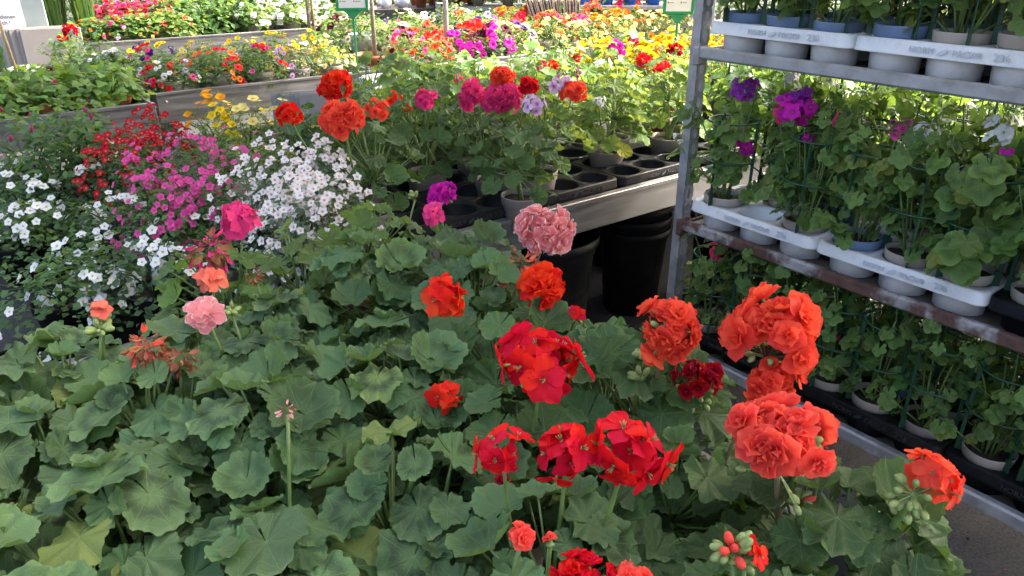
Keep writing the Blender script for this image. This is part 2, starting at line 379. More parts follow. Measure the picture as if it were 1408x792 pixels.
SL = {'ovate': small_leaf(1, .6), 'narrow': small_leaf(1, .28), 'broad': small_leaf(1, .85, .1, .1), 'strap': small_leaf(1, .16, .1, .3), 'ivy': ivy_leaf(), 'zonal': ZLO[0], 'ivyg': ILO[0]}
# petals and flowers
def petal_t(L=1., W=.7, cup=.12, curl=.15, nu=4, nv=4, wav=.0, tip=.1):
    V, UV, F = [], [], []
    for i in range(nv + 1):
        t = i / nv; t = t ** .85; wd = W * ((.12 + .88 * math.sin(math.pi * .5 * t / .66)) if t < .66 else math.sqrt(1 - ((t - .66) / .34) ** 2 * .86))
        for j in range(nu + 1):
            s = j / nu * 2 - 1
            V.append((s * wd / 2, L * t - tip * L * s * s * t * t, cup * s * s * W * t + curl * t * t * L + wav * math.sin(s * 4 + t * 3) * t))
            UV.append((j / nu, t))
    for i in range(nv):
        for j in range(nu): a = i * (nu + 1) + j; F.append((a, a + 1, a + nu + 2, a + nu + 1))
    return T(V, F, UV)
def whorl(n, L, W, elev, rot=0, cup=.12, curl=.1, nu=4, nv=4, wav=0, jit=0, q=rng, mi=0, z0=0):
    ts = []
    for k in range(n):
        a = rot + 2 * math.pi * k / n + q.uniform(-jit, jit); e = elev + q.uniform(-jit, jit)
        m = Matrix.Rotation(a, 4, 'Z') @ Matrix.Translation((0, 0, z0)) @ Matrix.Rotation(e, 4, 'X')
        ts.append(petal_t(L * q.uniform(1 - jit * .4, 1 + jit * .3), W, cup, curl, nu, nv, wav).moved(m, mi))
    return ts
def floret_single(s):
    q = random.Random(s)
    ts = whorl(5, 1, .84, .22, q.uniform(0, 6), .12, -.2, 6, 7, .05, .24, q)
    for k in range(5): ts.append(tube([(0, 0, 0), (q.uniform(-.12, .12), q.uniform(-.12, .12), .32)], .018, 3, 1))
    ts.append(tube([(0, 0, -.35), (0, 0, .02)], [.05, .09], 5, 1)); return join(ts)
def floret_double(s):
    q = random.Random(s)
    ts = whorl(5, 1, 1.0, .3, q.uniform(0, 6), .14, -.12, 6, 6, .05, .25, q) + whorl(4, .8, .8, .75, q.uniform(0, 6), .2, -.05, 4, 3, .06, .25, q, 0, .04) + whorl(3, .52, .6, 1.15, q.uniform(0, 6), .3, .0, 3, 3, .08, .3, q, 0, .08)
    ts.append(tube([(0, 0, -.35), (0, 0, .02)], [.05, .1], 5, 1)); return join(ts)
def floret_far(s):
    q = random.Random(s); return join(whorl(5, 1, .95, .35, q.uniform(0, 6), .14, 0, 2, 2, 0, .25, q) + whorl(3, .65, .8, .9, q.uniform(0, 6), .2, 0, 2, 2, 0, .3, q, 0, .05))
FS = [floret_single(s) for s in range(1, 7)]; FD = [floret_double(s) for s in range(1, 7)]; FF = [floret_far(s) for s in (1, 2, 3)]
_fm = {}
def floret_mesh(kind, col, i):
    k = (kind, col, i)
    if k not in _fm: _fm[k] = mesh('floret', {'single': FS, 'double': FD}[kind][i], [P[col], M['bud']])
    return _fm[k]
def fl5(n=5, W=.9, elev=.15, curl=-.05, eye=.2, cup=.1, seed=1, nu=2, nv=3):
    q = random.Random(seed); return join(whorl(n, 1, W, elev, 0, cup, curl, nu, nv, 0, .1, q, 0) + [ball(eye, .6, 6, 4, 1)])
def trumpet(seed):
    q = random.Random(seed); V, UV, F = [], [], []; n = 15
    for i, (r, z) in enumerate(((.08, -.75), (.18, -.4), (.3, -.12), (.75, .06), (1, .0))):
        for j in range(n):
            a = 2 * math.pi * j / n; rr = r * (1 + (.07 * math.cos(5 * a) if i > 2 else 0)); V.append((rr * math.cos(a), rr * math.sin(a), z + (.08 * math.cos(5 * a + 1) if i > 3 else 0))); UV.append((j / n, (0, 0, .15, .7, 1)[i]))
    for i in range(4):
        for j in range(n): F.append((i * n + j, i * n + (j + 1) % n, (i + 1) * n + (j + 1) % n, (i + 1) * n + j))
    return T(V, F, UV)
def pompom(seed, n=3):
    q = random.Random(seed); ts = []
    for k, (c, L, e) in enumerate(((9, 1, .05), (8, .85, .45), (6, .65, .85), (4, .45, 1.2))[:n + 1]): ts += whorl(c, L, .5, e, k, .15, .1, 2, 2, 0, .15, q, 0, .06 * k)
    return join(ts)
def bellflower():   # closed hanging bud
    return join([lathe([(.0, -1.), (.22, -.8), (.36, -.35), (.28, .05), (.1, .25), (.06, .6)], 7)])
FLT = {'star': fl5(5, .85, .12, -.05, .2), 'lip': fl5(5, .75, .3, -.1, .16, .2, 3), 'trumpet': trumpet(1), 'pompom': pompom(1), 'viola': fl5(5, 1.1, .2, -.05, .18, .05, 5), 'bud': bellflower(), 'rose': join(whorl(4, 1, 1.1, .3, 0, .2, 0, 2, 2, 0, .2) + whorl(3, .7, 1, .8, .5, .3, 0, 2, 2, 0, .2, rng, 0, .05))}
_flm = {}
def flower_mesh(kind, col):
    if (kind, col) not in _flm: _flm[kind, col] = mesh('flower', FLT[kind], [P[col], M['eye'] if kind in ('star', 'viola') else P['wine' if kind != 'lip' else 'crimson']])
    return _flm[kind, col]

# ---------------------------------------------------------------- object helpers
def obj(name, me, parent=None, loc=(0, 0, 0), rot=None, s=1., mat4=None):
    o = bpy.data.objects.new(name, me); COL.objects.link(o)
    if parent is not None: o.parent = parent
    if mat4 is not None: o.matrix_basis = mat4
    else:
        o.location = loc
        if rot is not None: o.rotation_euler = rot
        if s != 1.: o.scale = (s, s, s)
    return o
def tag(o, label=None, cat=None, group=None, kind=None):
    if label: o['label'] = label
    if cat: o['category'] = cat
    if group: o['group'] = group
    if kind: o['kind'] = kind
    return o
def thing(name, label, cat, loc=(0, 0, 0), rz=0., group=None, s=1.):
    o = bpy.data.objects.new(name, None); COL.objects.link(o); o.empty_display_size = .05
    o.location = loc; o.rotation_euler = (0, 0, rz); o.scale = (s, s, s)
    return tag(o, label, cat, group)
def part(name, t, mat, parent, smooth=False, **kw): return obj(name, mesh(name, t, mat, smooth), parent, **kw)

# ================================================================ THE SETTING
gr = obj('ground', mesh('ground', T([(-60, -60, 0), (60, -60, 0), (60, 60, 0), (-60, 60, 0)], [(0, 1, 2, 3)]), M['asphalt'])); tag(gr, kind='structure')

def bench(label, x0, x1, y0, y1, z, rim=.12, mat='alu', legs=True, depth=.05):
    b = thing('flower_bench', label, 'bench', ((x0 + x1) / 2, (y0 + y1) / 2, 0))
    hx, hy = (x1 - x0) / 2, (y1 - y0) / 2; t = .022
    part('bench_top', box(-hx + t, hx - t, -hy + t, hy - t, z - depth - .02, z - depth), M['mat'], b)
    for sy, a in ((-1, 'front_rail'), (1, 'back_rail')):
        y = sy * hy - (t if sy > 0 else 0)
        part(a, join([bbox(-hx, hx, y, y + t, z - rim, z, .003), bbox(-hx, hx, y - (.006 if sy < 0 else -.004), y + t + (.004 if sy < 0 else .006) - .0, z - .014, z + .003, .002)]), M[mat], b)
    for sx in (-1, 1):
        x = sx * hx - (t if sx > 0 else 0)
        sr = part('end_rail', bbox(x + .001, x + t - .001, -hy + t, hy - t, z - rim, z - .002, .003), M[mat], b)
        for sy in (-1, 1):
            rv = part('rivet', ball(.009, .5, 8, 4).moved(frame((0, sy, 0), loc=(sx * (hx - .05) - 0, sy * (hy + .001), z - .05))), M['galv'], sr, True)
    nx = max(2, int((x1 - x0) / 1.3) + 1)
    for i in range(nx):
        for sy in (-1, 1):
            x = -hx + .12 + (2 * hx - .24) * i / (nx - 1)
            part('leg', bbox(x - .025, x + .025, sy * (hy - .3) - .025, sy * (hy - .3) + .025, 0, z - depth - .021, .003), M[mat], b)
    part('crossbar', bbox(-hx + .15, hx - .15, hy - .135, hy - .105, .2, .24, .003), M['galv'], b)
    return b
gc = obj('shade_sheet', mesh('shade_sheet', T([(.6, 1.95, .004), (5.4, 1.95, .004), (5.4, 3.7, .004), (.6, 3.7, .004)], [(0, 1, 2, 3)]), M['mat'])); tag(gc, kind='structure')  # black sheet added to stand in for the deep shade under the bench
FZ, BZ = .66, .70
bench('aluminium bench under the leafy foreground geraniums', -1.35, .95, -.25, 1.72, FZ + .05)
bench('long aluminium bench with empty black trays and black tubs beneath it', .62, 5.4, 1.88, 3.75, BZ)
bench('black-lined bench of bacopa and diascia', -1.4, .6, 1.88, 3.4, BZ, mat='blackpl')
bench('aluminium bench end rail with ivy plants beside the stone slabs', -1.7, .95, 4.45, 6.9, .74, .16, depth=.1)
bench('short aluminium bench of mixed petunias beside the ivy bench', 1.02, 2.45, 4.72, 5.5, .74, .17, depth=.1)
bench('aluminium bench of petunias with white sunlit front rail', 2.47, 6.4, 4.7, 6.35, .74, .17, depth=.1)
bench('pale aluminium bench of begonias and white geraniums at the back', .2, 4.6, 7.3, 8.9, .76, .2, depth=.1)

# canopies that shade the near benches (unseen above the frame, outlines set for the light)
def canopy(label, x0, x1, y0, y1, z):
    c = thing('market_canopy', label, 'canopy', ((x0 + x1) / 2, (y0 + y1) / 2, 0)); hx, hy = (x1 - x0) / 2, (y1 - y0) / 2
    n = 14; V, F = [], []
    for i in range(n + 1):
        for j in range(n + 1):
            x, y = -hx + 2 * hx * i / n, -hy + 2 * hy * j / n
            V.append((x, y, z + .5 * (1 - max(abs(x) / hx, abs(y) / hy)) + .02 * math.sin(i * 2.1) * math.sin(j * 1.7)))
    for i in range(n):
        for j in range(n): a = i * (n + 1) + j; F.append((a, a + n + 1, a + n + 2, a + 1))
    part('cloth', T(V, F), M['canopy'], c, True)
    for sx in (-1, 1):
        for sy in (-1, 1):
            if (x0 if sx < 0 else x1, y0 if sy < 0 else y1) in SKIP_POLES: continue
            part('pole', tube([(sx * (hx - .03), sy * (hy - .03), 0), (sx * (hx - .03), sy * (hy - .03), z)], .02, 10), M['galv'], c, True)
    for px_ in POLES.get(round(y0, 2), ()): part('pole', tube([(px_[0] - (x0 + x1) / 2, px_[1] - (y0 + y1) / 2, 0), (px_[0] - (x0 + x1) / 2, px_[1] - (y0 + y1) / 2, z)], .02, 10), M['galv'], c, True)
    for sy in (-1, 1): part('edge_bar', tube([(-hx, sy * hy, z - .012), (hx, sy * hy, z - .012)], .012, 6), M['galv'], c)
    for sx in (-1, 1): part('edge_bar', tube([(sx * hx, -hy, z - .012), (sx * hx, hy, z - .012)], .012, 6), M['galv'], c)
    return c
POLES = {1.56: [(3.2, 5.02)], -2.2: [(4.0, -2.1), (1.4, -2.1)]}
SKIP_POLES = {(4.03, 1.65), (1.0, 1.65), (.6, 1.56), (3.72, 1.56), (3.72, 5.05), (.6, 5.05), (4.03, -2.2), (1.0, -2.2)}
canopy('cream cloth canopy over the foreground benches', 1.0, 4.03, -2.2, 1.65, 2.62)
canopy('cream cloth canopy over the ivy bench with a pole among the petunias', .6, 3.72, 1.56, 5.05, 2.56)

# ================================================================ POTS, TRAYS, TROLLEY
def pot_t(r=.068, h=.115, mi=0):
    return lathe([(0.001, .002), (r * .72, 0), (r * .9, h * .72), (r * .93, h * .74), (r * .96, h * .76), (r, h * .98), (r, h), (r * .955, h), (r * .92, h * .88)], 22, mi)
_pm = {}
def pot(parent, mat, r=.068, h=.115, soil=True):
    k = (mat, r, h)
    if k not in _pm:
        _pm[k] = (mesh('pot', pot_t(r, h), M[mat]), mesh('soil', T([(0, 0, h * .86)] + [(r * .93 * math.cos(a), r * .93 * math.sin(a), h * .84 + .004 * math.sin(3 * a)) for a in [i * math.pi / 7 for i in range(14)]], [(0, i + 1, (i + 1) % 14 + 1) for i in range(14)]), M['soil']))
    p = obj('pot', _pm[k][0], parent)
    if soil: obj('soil', _pm[k][1], p)
    return p
def text_t(s, size, ext=.0012):
    cu = bpy.data.curves.new('txt', 'FONT'); cu.body = s; cu.size = size; cu.extrude = ext; cu.resolution_u = 2
    o = bpy.data.objects.new('txt', cu); COL.objects.link(o)
    dg = bpy.context.evaluated_depsgraph_get(); me = o.evaluated_get(dg).to_mesh()
    V = [tuple(v.co) for v in me.vertices]; F = [tuple(p.vertices) for p in me.polygons]
    o.evaluated_get(dg).to_mesh_clear(); bpy.data.objects.remove(o); bpy.data.curves.remove(cu)
    return T(V, F)
TXL, TXR, TX9 = text_t('NORM', .02), text_t('PACK\u00ae', .02), text_t('236', .024)
def emblem():   # pointed leaf emblem between the two words
    V = [(0, 0, .0012), (.006, .010, .0012), (.018, .016, .0012), (.026, .02, .0012), (.022, .008, .0012), (.01, .002, .0012)]
    return T(V, [(0, 5, 4, 3, 2, 1)])
def tray_tpl(nx, ny, c=.147, cupr=.0665, h=.085):
    "moulded carrier: flat deck with round holes, a cup under each, rolled skirt"
    ts = []; n = 16
    for i in range(nx):
        for j in range(ny):
            cx, cy = (i - (nx - 1) / 2) * c, (j - (ny - 1) / 2) * c * .95; V, F = [], []
            for k in range(n):
                a = 2 * math.pi * k / n + math.pi / n * 0
                ca, sa = math.cos(a), math.sin(a); m = max(abs(ca), abs(sa)); V.append((cx + ca / m * c / 2, cy + sa / m * c * .95 / 2, h))
            for r, z in ((cupr, h), (cupr * .98, h - .004), (cupr * .9, .002), (cupr * .3, .0)):
                for k in range(n):
                    a = 2 * math.pi * k / n; q = r * (1 + (.03 * math.cos(4 * a) if z < h - .01 else 0)); V.append((cx + q * math.cos(a), cy + q * math.sin(a), z))
            for L in range(4):
                for k in range(n): F.append((L * n + k, L * n + (k + 1) % n, (L + 1) * n + (k + 1) % n, (L + 1) * n + k))
            F.append(tuple(4 * n + k for k in range(n))); ts.append(T(V, F))
    hx, hy = nx * c / 2, ny * c * .95 / 2; V, F = [], []; rc = .03; loop = []
    for qx, qy, a0 in ((1, 1, 0), (-1, 1, 90), (-1, -1, 180), (1, -1, 270)):
        for k in range(5): a = R(a0 + 22.5 * k); loop.append((qx * (hx - rc) + rc * math.cos(a), qy * (hy - rc) + rc * math.sin(a)))
    n = len(loop)
    for off, z in ((-.002, h + .0005), (.005, h + .0015), (.009, h - .003), (.010, h - .028), (.012, h - .031), (.011, h - .034)):
        for x, y in loop: l = math.hypot(x, y); V.append((x + x / l * off * 1.2, y + y / l * off * 1.2, z))
    for L in range(5):
        for k in range(n): F.append((L * n + k, L * n + (k + 1) % n, (L + 1) * n + (k + 1) % n, (L + 1) * n + k))
    ts.append(T(V, F)); return join(ts), hx + .0125, hy + .0125
TT, THX, THY = tray_tpl(3, 2)
TMESH = {'whitepl': mesh('plant_tray', TT, M['whitepl']), 'blackpl': mesh('plant_tray', TT, M['blackpl'])}
def lettering(w):
    ts = [TXL.moved(Matrix.Translation((0, 0, 0))), emblem().moved(Matrix.Translation((.066, -.003, 0))), TXR.moved(Matrix.Translation((.1, 0, 0))), TX9.moved(Matrix.Translation((.188, -.001, 0)))]
    t = join(ts); return T(t.V - np.array([.12, .007, 0]), t.F)
LET = {'whitepl': mesh('lettering', lettering(0), M['emboss'], False), 'blackpl': mesh('lettering', lettering(0), M['embossb'], False)}
def tray(label, mat, x, y, z, rz=0., text=True, group=None):
    t = thing('plant_tray', label, 'plant tray', (x, y, z), rz, group); obj('carrier', TMESH[mat], t)
    if text:   # embossed on the skirt's long front side, local -Y
        lt = obj('lettering', LET[mat], t, mat4=Matrix.Translation((.04, -THY + .0012 - .0006, .085 - .0165)) @ Matrix.Rotation(R(90), 4, 'X')); tag(lt, kind='stuff')
    return t

# --- the trolley
TX0, TX1, TY0, TY1 = 1.89, 2.455, .19, 1.54
def post_t(h=1.9, wd=.042, dp=.036, pitch=.05):
    "channel post: plain flange on -X, slotted web on -Y"
    ts = [box(0, .003, .003, dp, 0, h), box(wd - .003, wd, .003, dp, 0, h)]
    n = 12; k = int(h / pitch)
    for i in range(k):
        z0 = i * pitch; V, F = [], []
        for y in (0, .003):
            for q in range(n):
                a = 2 * math.pi * q / n; ca, sa = math.cos(a), math.sin(a); m = max(abs(ca), abs(sa))
                V.append((wd / 2 + ca / m * wd / 2, y, z0 + pitch / 2 + sa / m * pitch / 2))
            for q in range(n):
                a = 2 * math.pi * q / n; V.append((wd / 2 + .0095 * math.cos(a), y, z0 + pitch / 2 + .0185 * math.sin(a)))
        for q in range(n):
            r = (q + 1) % n
            F += [(q, r, n + r, n + q), (2 * n + q, 3 * n + q, 3 * n + r, 2 * n + r), (n + q, n + r, 3 * n + r, 3 * n + q)]
        ts.append(T(V, F))
    return join(ts)
tr = thing('plant_trolley', 'tall galvanised trolley with three shelves of potted plants in trays', 'trolley', (TX0, TY0, 0))
pm_ = mesh('post', post_t(), M['galv'], False)
LX, LY = TX1 - TX0, TY1 - TY0
for x in (0, LX - .042): 
    obj('post', pm_, tr, (x, LY, .11))
    obj('post', pm_, tr, mat4=Matrix.Translation((x + .042, .0, .11)) @ Matrix.Rotation(math.pi, 4, 'Z'))
for k, (z, mt) in enumerate(((.70, 'rust'), (1.255, 'galv'))):
    sh = part('shelf', box(.02, LX - .02, .004, LY - .004, z - .035, z - .012), M['ply'], tr)
    for x in (-.012, LX - .01):
        part('shelf_rail', join([bbox(x, x + .02, .003, LY - .003, z - .036, z, .006), bbox(x + (.016 if x < 0 else -.008), x + (.03 if x < 0 else .004), .003, LY - .003, z - .011, z - .004, .002)]), M[mt], sh)
    for y in (.003, LY - .018): part('shelf_end', bbox(.021, LX - .021, y, y + .015, z - .04, z - .005, .003), M[mt], sh)
    for x in (-.018, LX - .035):
        part('bracket', bbox(x, x + .05, LY - .01, LY + .012, z - .055, z + .0, .004), M[mt], sh)
base = part('base_deck', box(.02, LX - .02, .01, LY - .01, .215, .232), M['ply'], tr)
for x in (-.012, LX - .02): part('base_rail', bbox(x, x + .03, -.02, LY + .03, .205, .247, .006), M['galv'], base)
for y in (-.02, LY + .0): part('base_end', bbox(.019, LX - .021, y, y + .03, .207, .245, .006), M['galv'], base)
for x in (.06, LX - .06):
    for y in (.1, LY - .1):
        whl = part('wheel', lathe([(.001, -.014), (.045, -.014), (.05, -.01), (.05, .01), (.045, .014), (.001, .014)], 16).moved(Matrix.Translation((x, y, .05)) @ Matrix.Rotation(R(90), 4, 'Y')), M['blackpl'], tr, True)
        part('fork', join([bbox(x - .024, x - .019, y - .02, y + .02, .04, .214, .001), bbox(x + .019, x + .024, y - .02, y + .02, .04, .214, .001)]), M['galv'], whl)

# ================================================================ PLANT BUILDERS
def out_dir(a): return Vector((math.cos(a), math.sin(a), 0))
def zonal_proto(seed, n=34, rad=.155, hgt=.21, lr=.045, z0=.11):
    q = random.Random(seed); leaves, st = [], []
    forks = []
    for k in range(4):
        a = q.uniform(0, 6.28); e = Vector((math.cos(a) * .035, math.sin(a) * .035, z0 + hgt * q.uniform(.3, .5))); forks.append(e)
        st.append(tube(bez((0, 0, z0 - .02), (e.x * .2, e.y * .2, e.z * .7), e, 3), [.008, .007, .006, .005], 6))
    ga = math.pi * (3 - math.sqrt(5)); ph = q.uniform(0, 6.28)
    for i in range(n):
        t = (i + .5) / n; pol = R(4 + 92 * t ** .72) * q.uniform(.9, 1.08); a = ph + i * ga + q.uniform(-.35, .35)
        rr = rad * (math.sin(min(pol, R(90))) ** .9) * q.uniform(.75, 1.12)
        z = z0 + .045 + (hgt - .045) * max(-.05, math.cos(pol)) ** 1.0 * q.uniform(.86, 1.08) if math.cos(pol) > 0 else z0 + .03 + q.uniform(-.01, .02)
        o = out_dir(a); p = Vector((o.x * rr, o.y * rr, z))
        nr = (Vector((0, 0, 1)) * q.uniform(.75, 1.15) + o * (.15 + .6 * math.sin(pol)) * q.uniform(.6, 1.2) + Vector((q.uniform(-.36, .36), q.uniform(-.36, .36), 0)))
        s = lr * q.choice((.42, .62, .8, .95, 1.0, 1.08, 1.2)) * (1.05 - .15 * abs(t - .5))
        leaves.append((q.randrange(9), frame(nr, o + Vector((q.uniform(-.6, .6), q.uniform(-.6, .6), 0)), p, s)))
        f = min(forks, key=lambda e: (e - p).length); mid = (f + p) / 2 + Vector((0, 0, q.uniform(-.012, .01))) - nr.normalized() * .015
        st.append(tube(bez(f, mid, p, 3), [.0024, .0021, .0019, .0017], 5))
    return leaves, join(st)
ZP = [zonal_proto(100 + i, n, rad, h, lr) for i, (n, rad, h, lr) in enumerate(((52, .15, .22, .045), (56, .16, .235, .043), (50, .145, .2, .048), (58, .165, .23, .041), (54, .15, .25, .043)))]
ZS = [mesh('stem', p[1], M['stem']) for p in ZP]
ZP2 = [zonal_proto(200 + i, n, rad, h, lr) for i, (n, rad, h, lr) in enumerate(((38, .14, .24, .034), (42, .15, .27, .033), (36, .13, .25, .036)))]   # small-leaved, taller
ZS2 = [mesh('stem', p[1], M['stem']) for p in ZP2]
def bake_zonal(protos, los, mat, matst):
    return [mesh('foliage', join([los[i % len(los)].moved(m) for i, m in p[0]] + [T(p[1].V, p[1].F, p[1].UV, [1] * len(p[1].F))]), [mat, matst]) for p in protos]
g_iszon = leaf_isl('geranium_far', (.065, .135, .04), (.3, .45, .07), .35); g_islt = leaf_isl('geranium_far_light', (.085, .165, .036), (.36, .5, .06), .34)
ZBAKE = bake_zonal(ZP2, ZLO, g_iszon, M['stem']); ZBAKEL = bake_zonal(ZP2, ZLO, g_islt, M['stem'])

def zonal(label, x, y, z, pi, rz, leafm='zonal', potm='taupe', small=False, s=1., group=None, separate=True, seed=0, cat='geranium'):
    t = thing('geranium', label, cat, (x, y, z), rz, group, s); pot(t, potm)
    protos, stems = (ZP2, ZS2) if small else (ZP, ZS); pi %= len(protos)
    if separate:
        obj('stem', stems[pi], t)
        ms = ZM[leafm]
        for i, m in protos[pi][0]: obj('leaf', ms[i], t, mat4=m)
    else:
        f = obj('foliage', (ZBAKEL if leafm in ('zonal_l', 'zonal_y') else ZBAKE)[pi % 3], t); tag(f, kind='stuff')
    return t
def world_to_local(t, p):
    p = Vector(p) - t.location; c, s_ = math.cos(-t.rotation_euler.z), math.sin(-t.rotation_euler.z)
    return Vector((p.x * c - p.y * s_, p.x * s_ + p.y * c, p.z)) / t.scale.x
_hm = {}
def flower_head(t, pw, rad, col, kind='double', n=16, axis=(0, 0, 1), cap=105, buds=0, foot=None, stalk='stem', sub=True, fs=.46, seed=None, label=None, squash=.82, drop=0, sr=.0026, spread=(.42, .84), gap=.8):
    "umbel at world point pw on plant t: stalk, pedicels, buds in one mesh and every floret a piece of its own"
    q = random.Random(seed if seed is not None else int(pw[0] * 9999 + pw[1] * 777)); sc = t.scale.x
    P0 = world_to_local(t, pw); rad = rad / sc
    rz = t.rotation_euler.z; ax = Matrix.Rotation(-rz, 3, 'Z') @ Vector(axis).normalized()
    hub = P0 - ax * rad * .55
    ft = world_to_local(t, foot) if foot is not None else Vector((P0.x * .35, P0.y * .35, .16))
    ft0, hub0 = ft - P0, hub - P0
    mid = (ft0 + hub0) * .5 + Vector((hub0.x - ft0.x, hub0.y - ft0.y, 0)) * .22 + Vector((0, 0, .01))
    ts = [tube(bez(ft0, mid, hub0 - ax * .0, 6), [sr * 1.15] * 5 + [sr] * 2, 6, 0), ball(.005, .8, 6, 4, 0).moved(Matrix.Translation(hub0))]
    fr = frame(ax); ga = math.pi * (3 - math.sqrt(5)); fl = []
    gd = Vector((q.uniform(-1, 1), q.uniform(-1, 1), q.uniform(-.3, .3))).normalized()
    for i in range(n):
        f = (i + .5) / n; pol = math.acos(1 - f * (1 - math.cos(R(cap)))); a = i * ga + q.uniform(-.2, .2)
        d = (fr.to_3x3() @ Vector((math.sin(pol) * math.cos(a), math.sin(pol) * math.sin(a), math.cos(pol) * squash + (1 - squash) * .2)))
        p = d * rad * q.uniform(*spread) + ax * rad * .02
        ts.append(tube([hub0, p - d * rad * .08], .0011, 4, 0, False))
        if n > 10 and d.dot(gd) > gap:
            ts.append(ball(.0045, 1.5, 7, 5, 1).moved(frame(d, None, d * rad * q.uniform(.45, .7)))); continue
        dn = (d + Vector((q.uniform(-.4, .4), q.uniform(-.4, .4), q.uniform(-.35, .35)))).normalized()
        fl.append((q.randrange(6), frame(dn, None, p, rad * fs * q.uniform(.85, 1.12)) @ Matrix.Rotation(q.uniform(0, 6.3), 4, 'Z')))
    for i in range(buds):
        d = (fr.to_3x3() @ Vector((q.uniform(-1, 1), q.uniform(-1, 1), q.uniform(-.9, .35)))).normalized(); p = hub0 + d * rad * q.uniform(.35, .75)
        ts.append(tube([hub0, p], .001, 4, 1, False)); ts.append(ball(.0042, 1.6, 7, 5, 1).moved(frame(d, None, p)))
    if sub:
        h = obj('flower_head', mesh('flower_head', join(ts), [M[stalk], M['bud']]), t, P0)
        for i, m in fl: obj('floret', floret_mesh(kind, col, i), h, mat4=m)
    else:
        ts = [T(a.V, a.F, a.UV, a.MI) for a in ts] + [FF[i % 3].moved(m, 2) for i, m in fl]
        h = obj('flower_head', mesh('flower_head', join(ts), [M[stalk], M['bud'], P[col]]), t, P0)
    if label: h['label'] = label
    return h
def spent_head(t, pw, rad, foot=None, tint='dry', seed=1, n=30, extra=None):
    "withered head of crumpled petals"
    q = random.Random(seed); P0 = world_to_local(t, pw); ft = (world_to_local(t, foot) if foot is not None else Vector((P0.x * .4, P0.y * .4, .16))) - P0
    ts = [tube(bez(ft, ft * .5 + Vector((0, 0, .01)), (0, 0, -rad * .4), 4), .0024, 5, 0)]; pt = petal_t(1, .55, .5, .5, 3, 3, .12)
    for i in range(n):
        d = Vector((q.gauss(0, 1), q.gauss(0, 1), q.gauss(.2, 1))).normalized()
        mi = 2 if extra and q.random() < .35 else 1
        ts.append(pt.moved(frame(d, (q.uniform(-1, 1), q.uniform(-1, 1), -.8), d * rad * q.uniform(.3, .8), rad * q.uniform(.3, .55)), mi))
    h = obj('spent_flower_head', mesh('spent_flower_head', join(ts), [M['stem'], M[tint], P[extra] if extra else M[tint]]), t, P0); return h
def bud_head(t, pw, rad, foot=None, seed=1, n=12, col=None):
    q = random.Random(seed); P0 = world_to_local(t, pw); ft = (world_to_local(t, foot) if foot is not None else Vector((P0.x * .4, P0.y * .4, .16))) - P0
    ts = [tube(bez(ft, ft * .5 + Vector((0, 0, .01)), (0, 0, -rad * .6), 4), .0023, 5, 0)]
    for i in range(n):
        d = Vector((q.gauss(0, 1), q.gauss(0, 1), abs(q.gauss(.3, .8)) - .25)).normalized(); p = d * rad * q.uniform(.55, 1)
        ts.append(tube([(0, 0, -rad * .6), p], .001, 4, 0, False)); ts.append(ball(.0045, 1.7, 7, 5, 1 if (not col or q.random() < .7) else 2).moved(frame(d, None, p, q.uniform(.8, 1.3))))
    return obj('bud_cluster', mesh('bud_cluster', join(ts), [M['stem'], M['bud'], P[col or 'red']]), t, P0)

# bedding plants: joined small foliage and flowers that are pieces of their own
def foliage_t(seed, n, rad, h, L, leaf='ovate', z0=.1, hang=.0, up=.5, shell=.45, stems=0):
    q = random.Random(seed); ts = []; lt = SL[leaf]
    for i in range(n):
        a = q.uniform(0, 6.2832); pol = math.acos(1 - q.random() * (1 + hang)); k = (shell + (1 - shell) * q.random() ** .5)
        o = out_dir(a); p = Vector((o.x * rad * k * math.sin(pol), o.y * rad * k * math.sin(pol), z0 + h * k * math.cos(pol)))
        p += Vector((q.gauss(0, .12 * rad), q.gauss(0, .12 * rad), q.gauss(0, .08 * h)))
        d = (o * math.sin(pol) + Vector((0, 0, math.cos(pol) + up)) + Vector((q.gauss(0, .5), q.gauss(0, .5), q.gauss(0, .35)))).normalized()
        nr = (Vector((0, 0, 1)) + o * .4 + Vector((q.gauss(0, .4), q.gauss(0, .4), 0)))
        ts.append(lt.moved(frame(nr, d, p, L * q.uniform(.6, 1.25))))
    for i in range(stems):
        a = q.uniform(0, 6.28); o = out_dir(a); k = q.uniform(.5, 1)
        ts.append(tube(bez((0, 0, z0 - .02), o * rad * k * .3 + Vector((0, 0, z0 + h * .6)), o * rad * k + Vector((0, 0, z0 + h * q.uniform(.2, .9))), 3), [.003, .0025, .002, .0015], 4))
    return join(ts)
_fol = {}
def fol_mesh(key, mat, **kw):
    k = (key, mat)
    if k not in _fol: _fol[k] = mesh('foliage', foliage_t(seed=len(_fol) + 7, **kw), M[mat])
    return _fol[k]
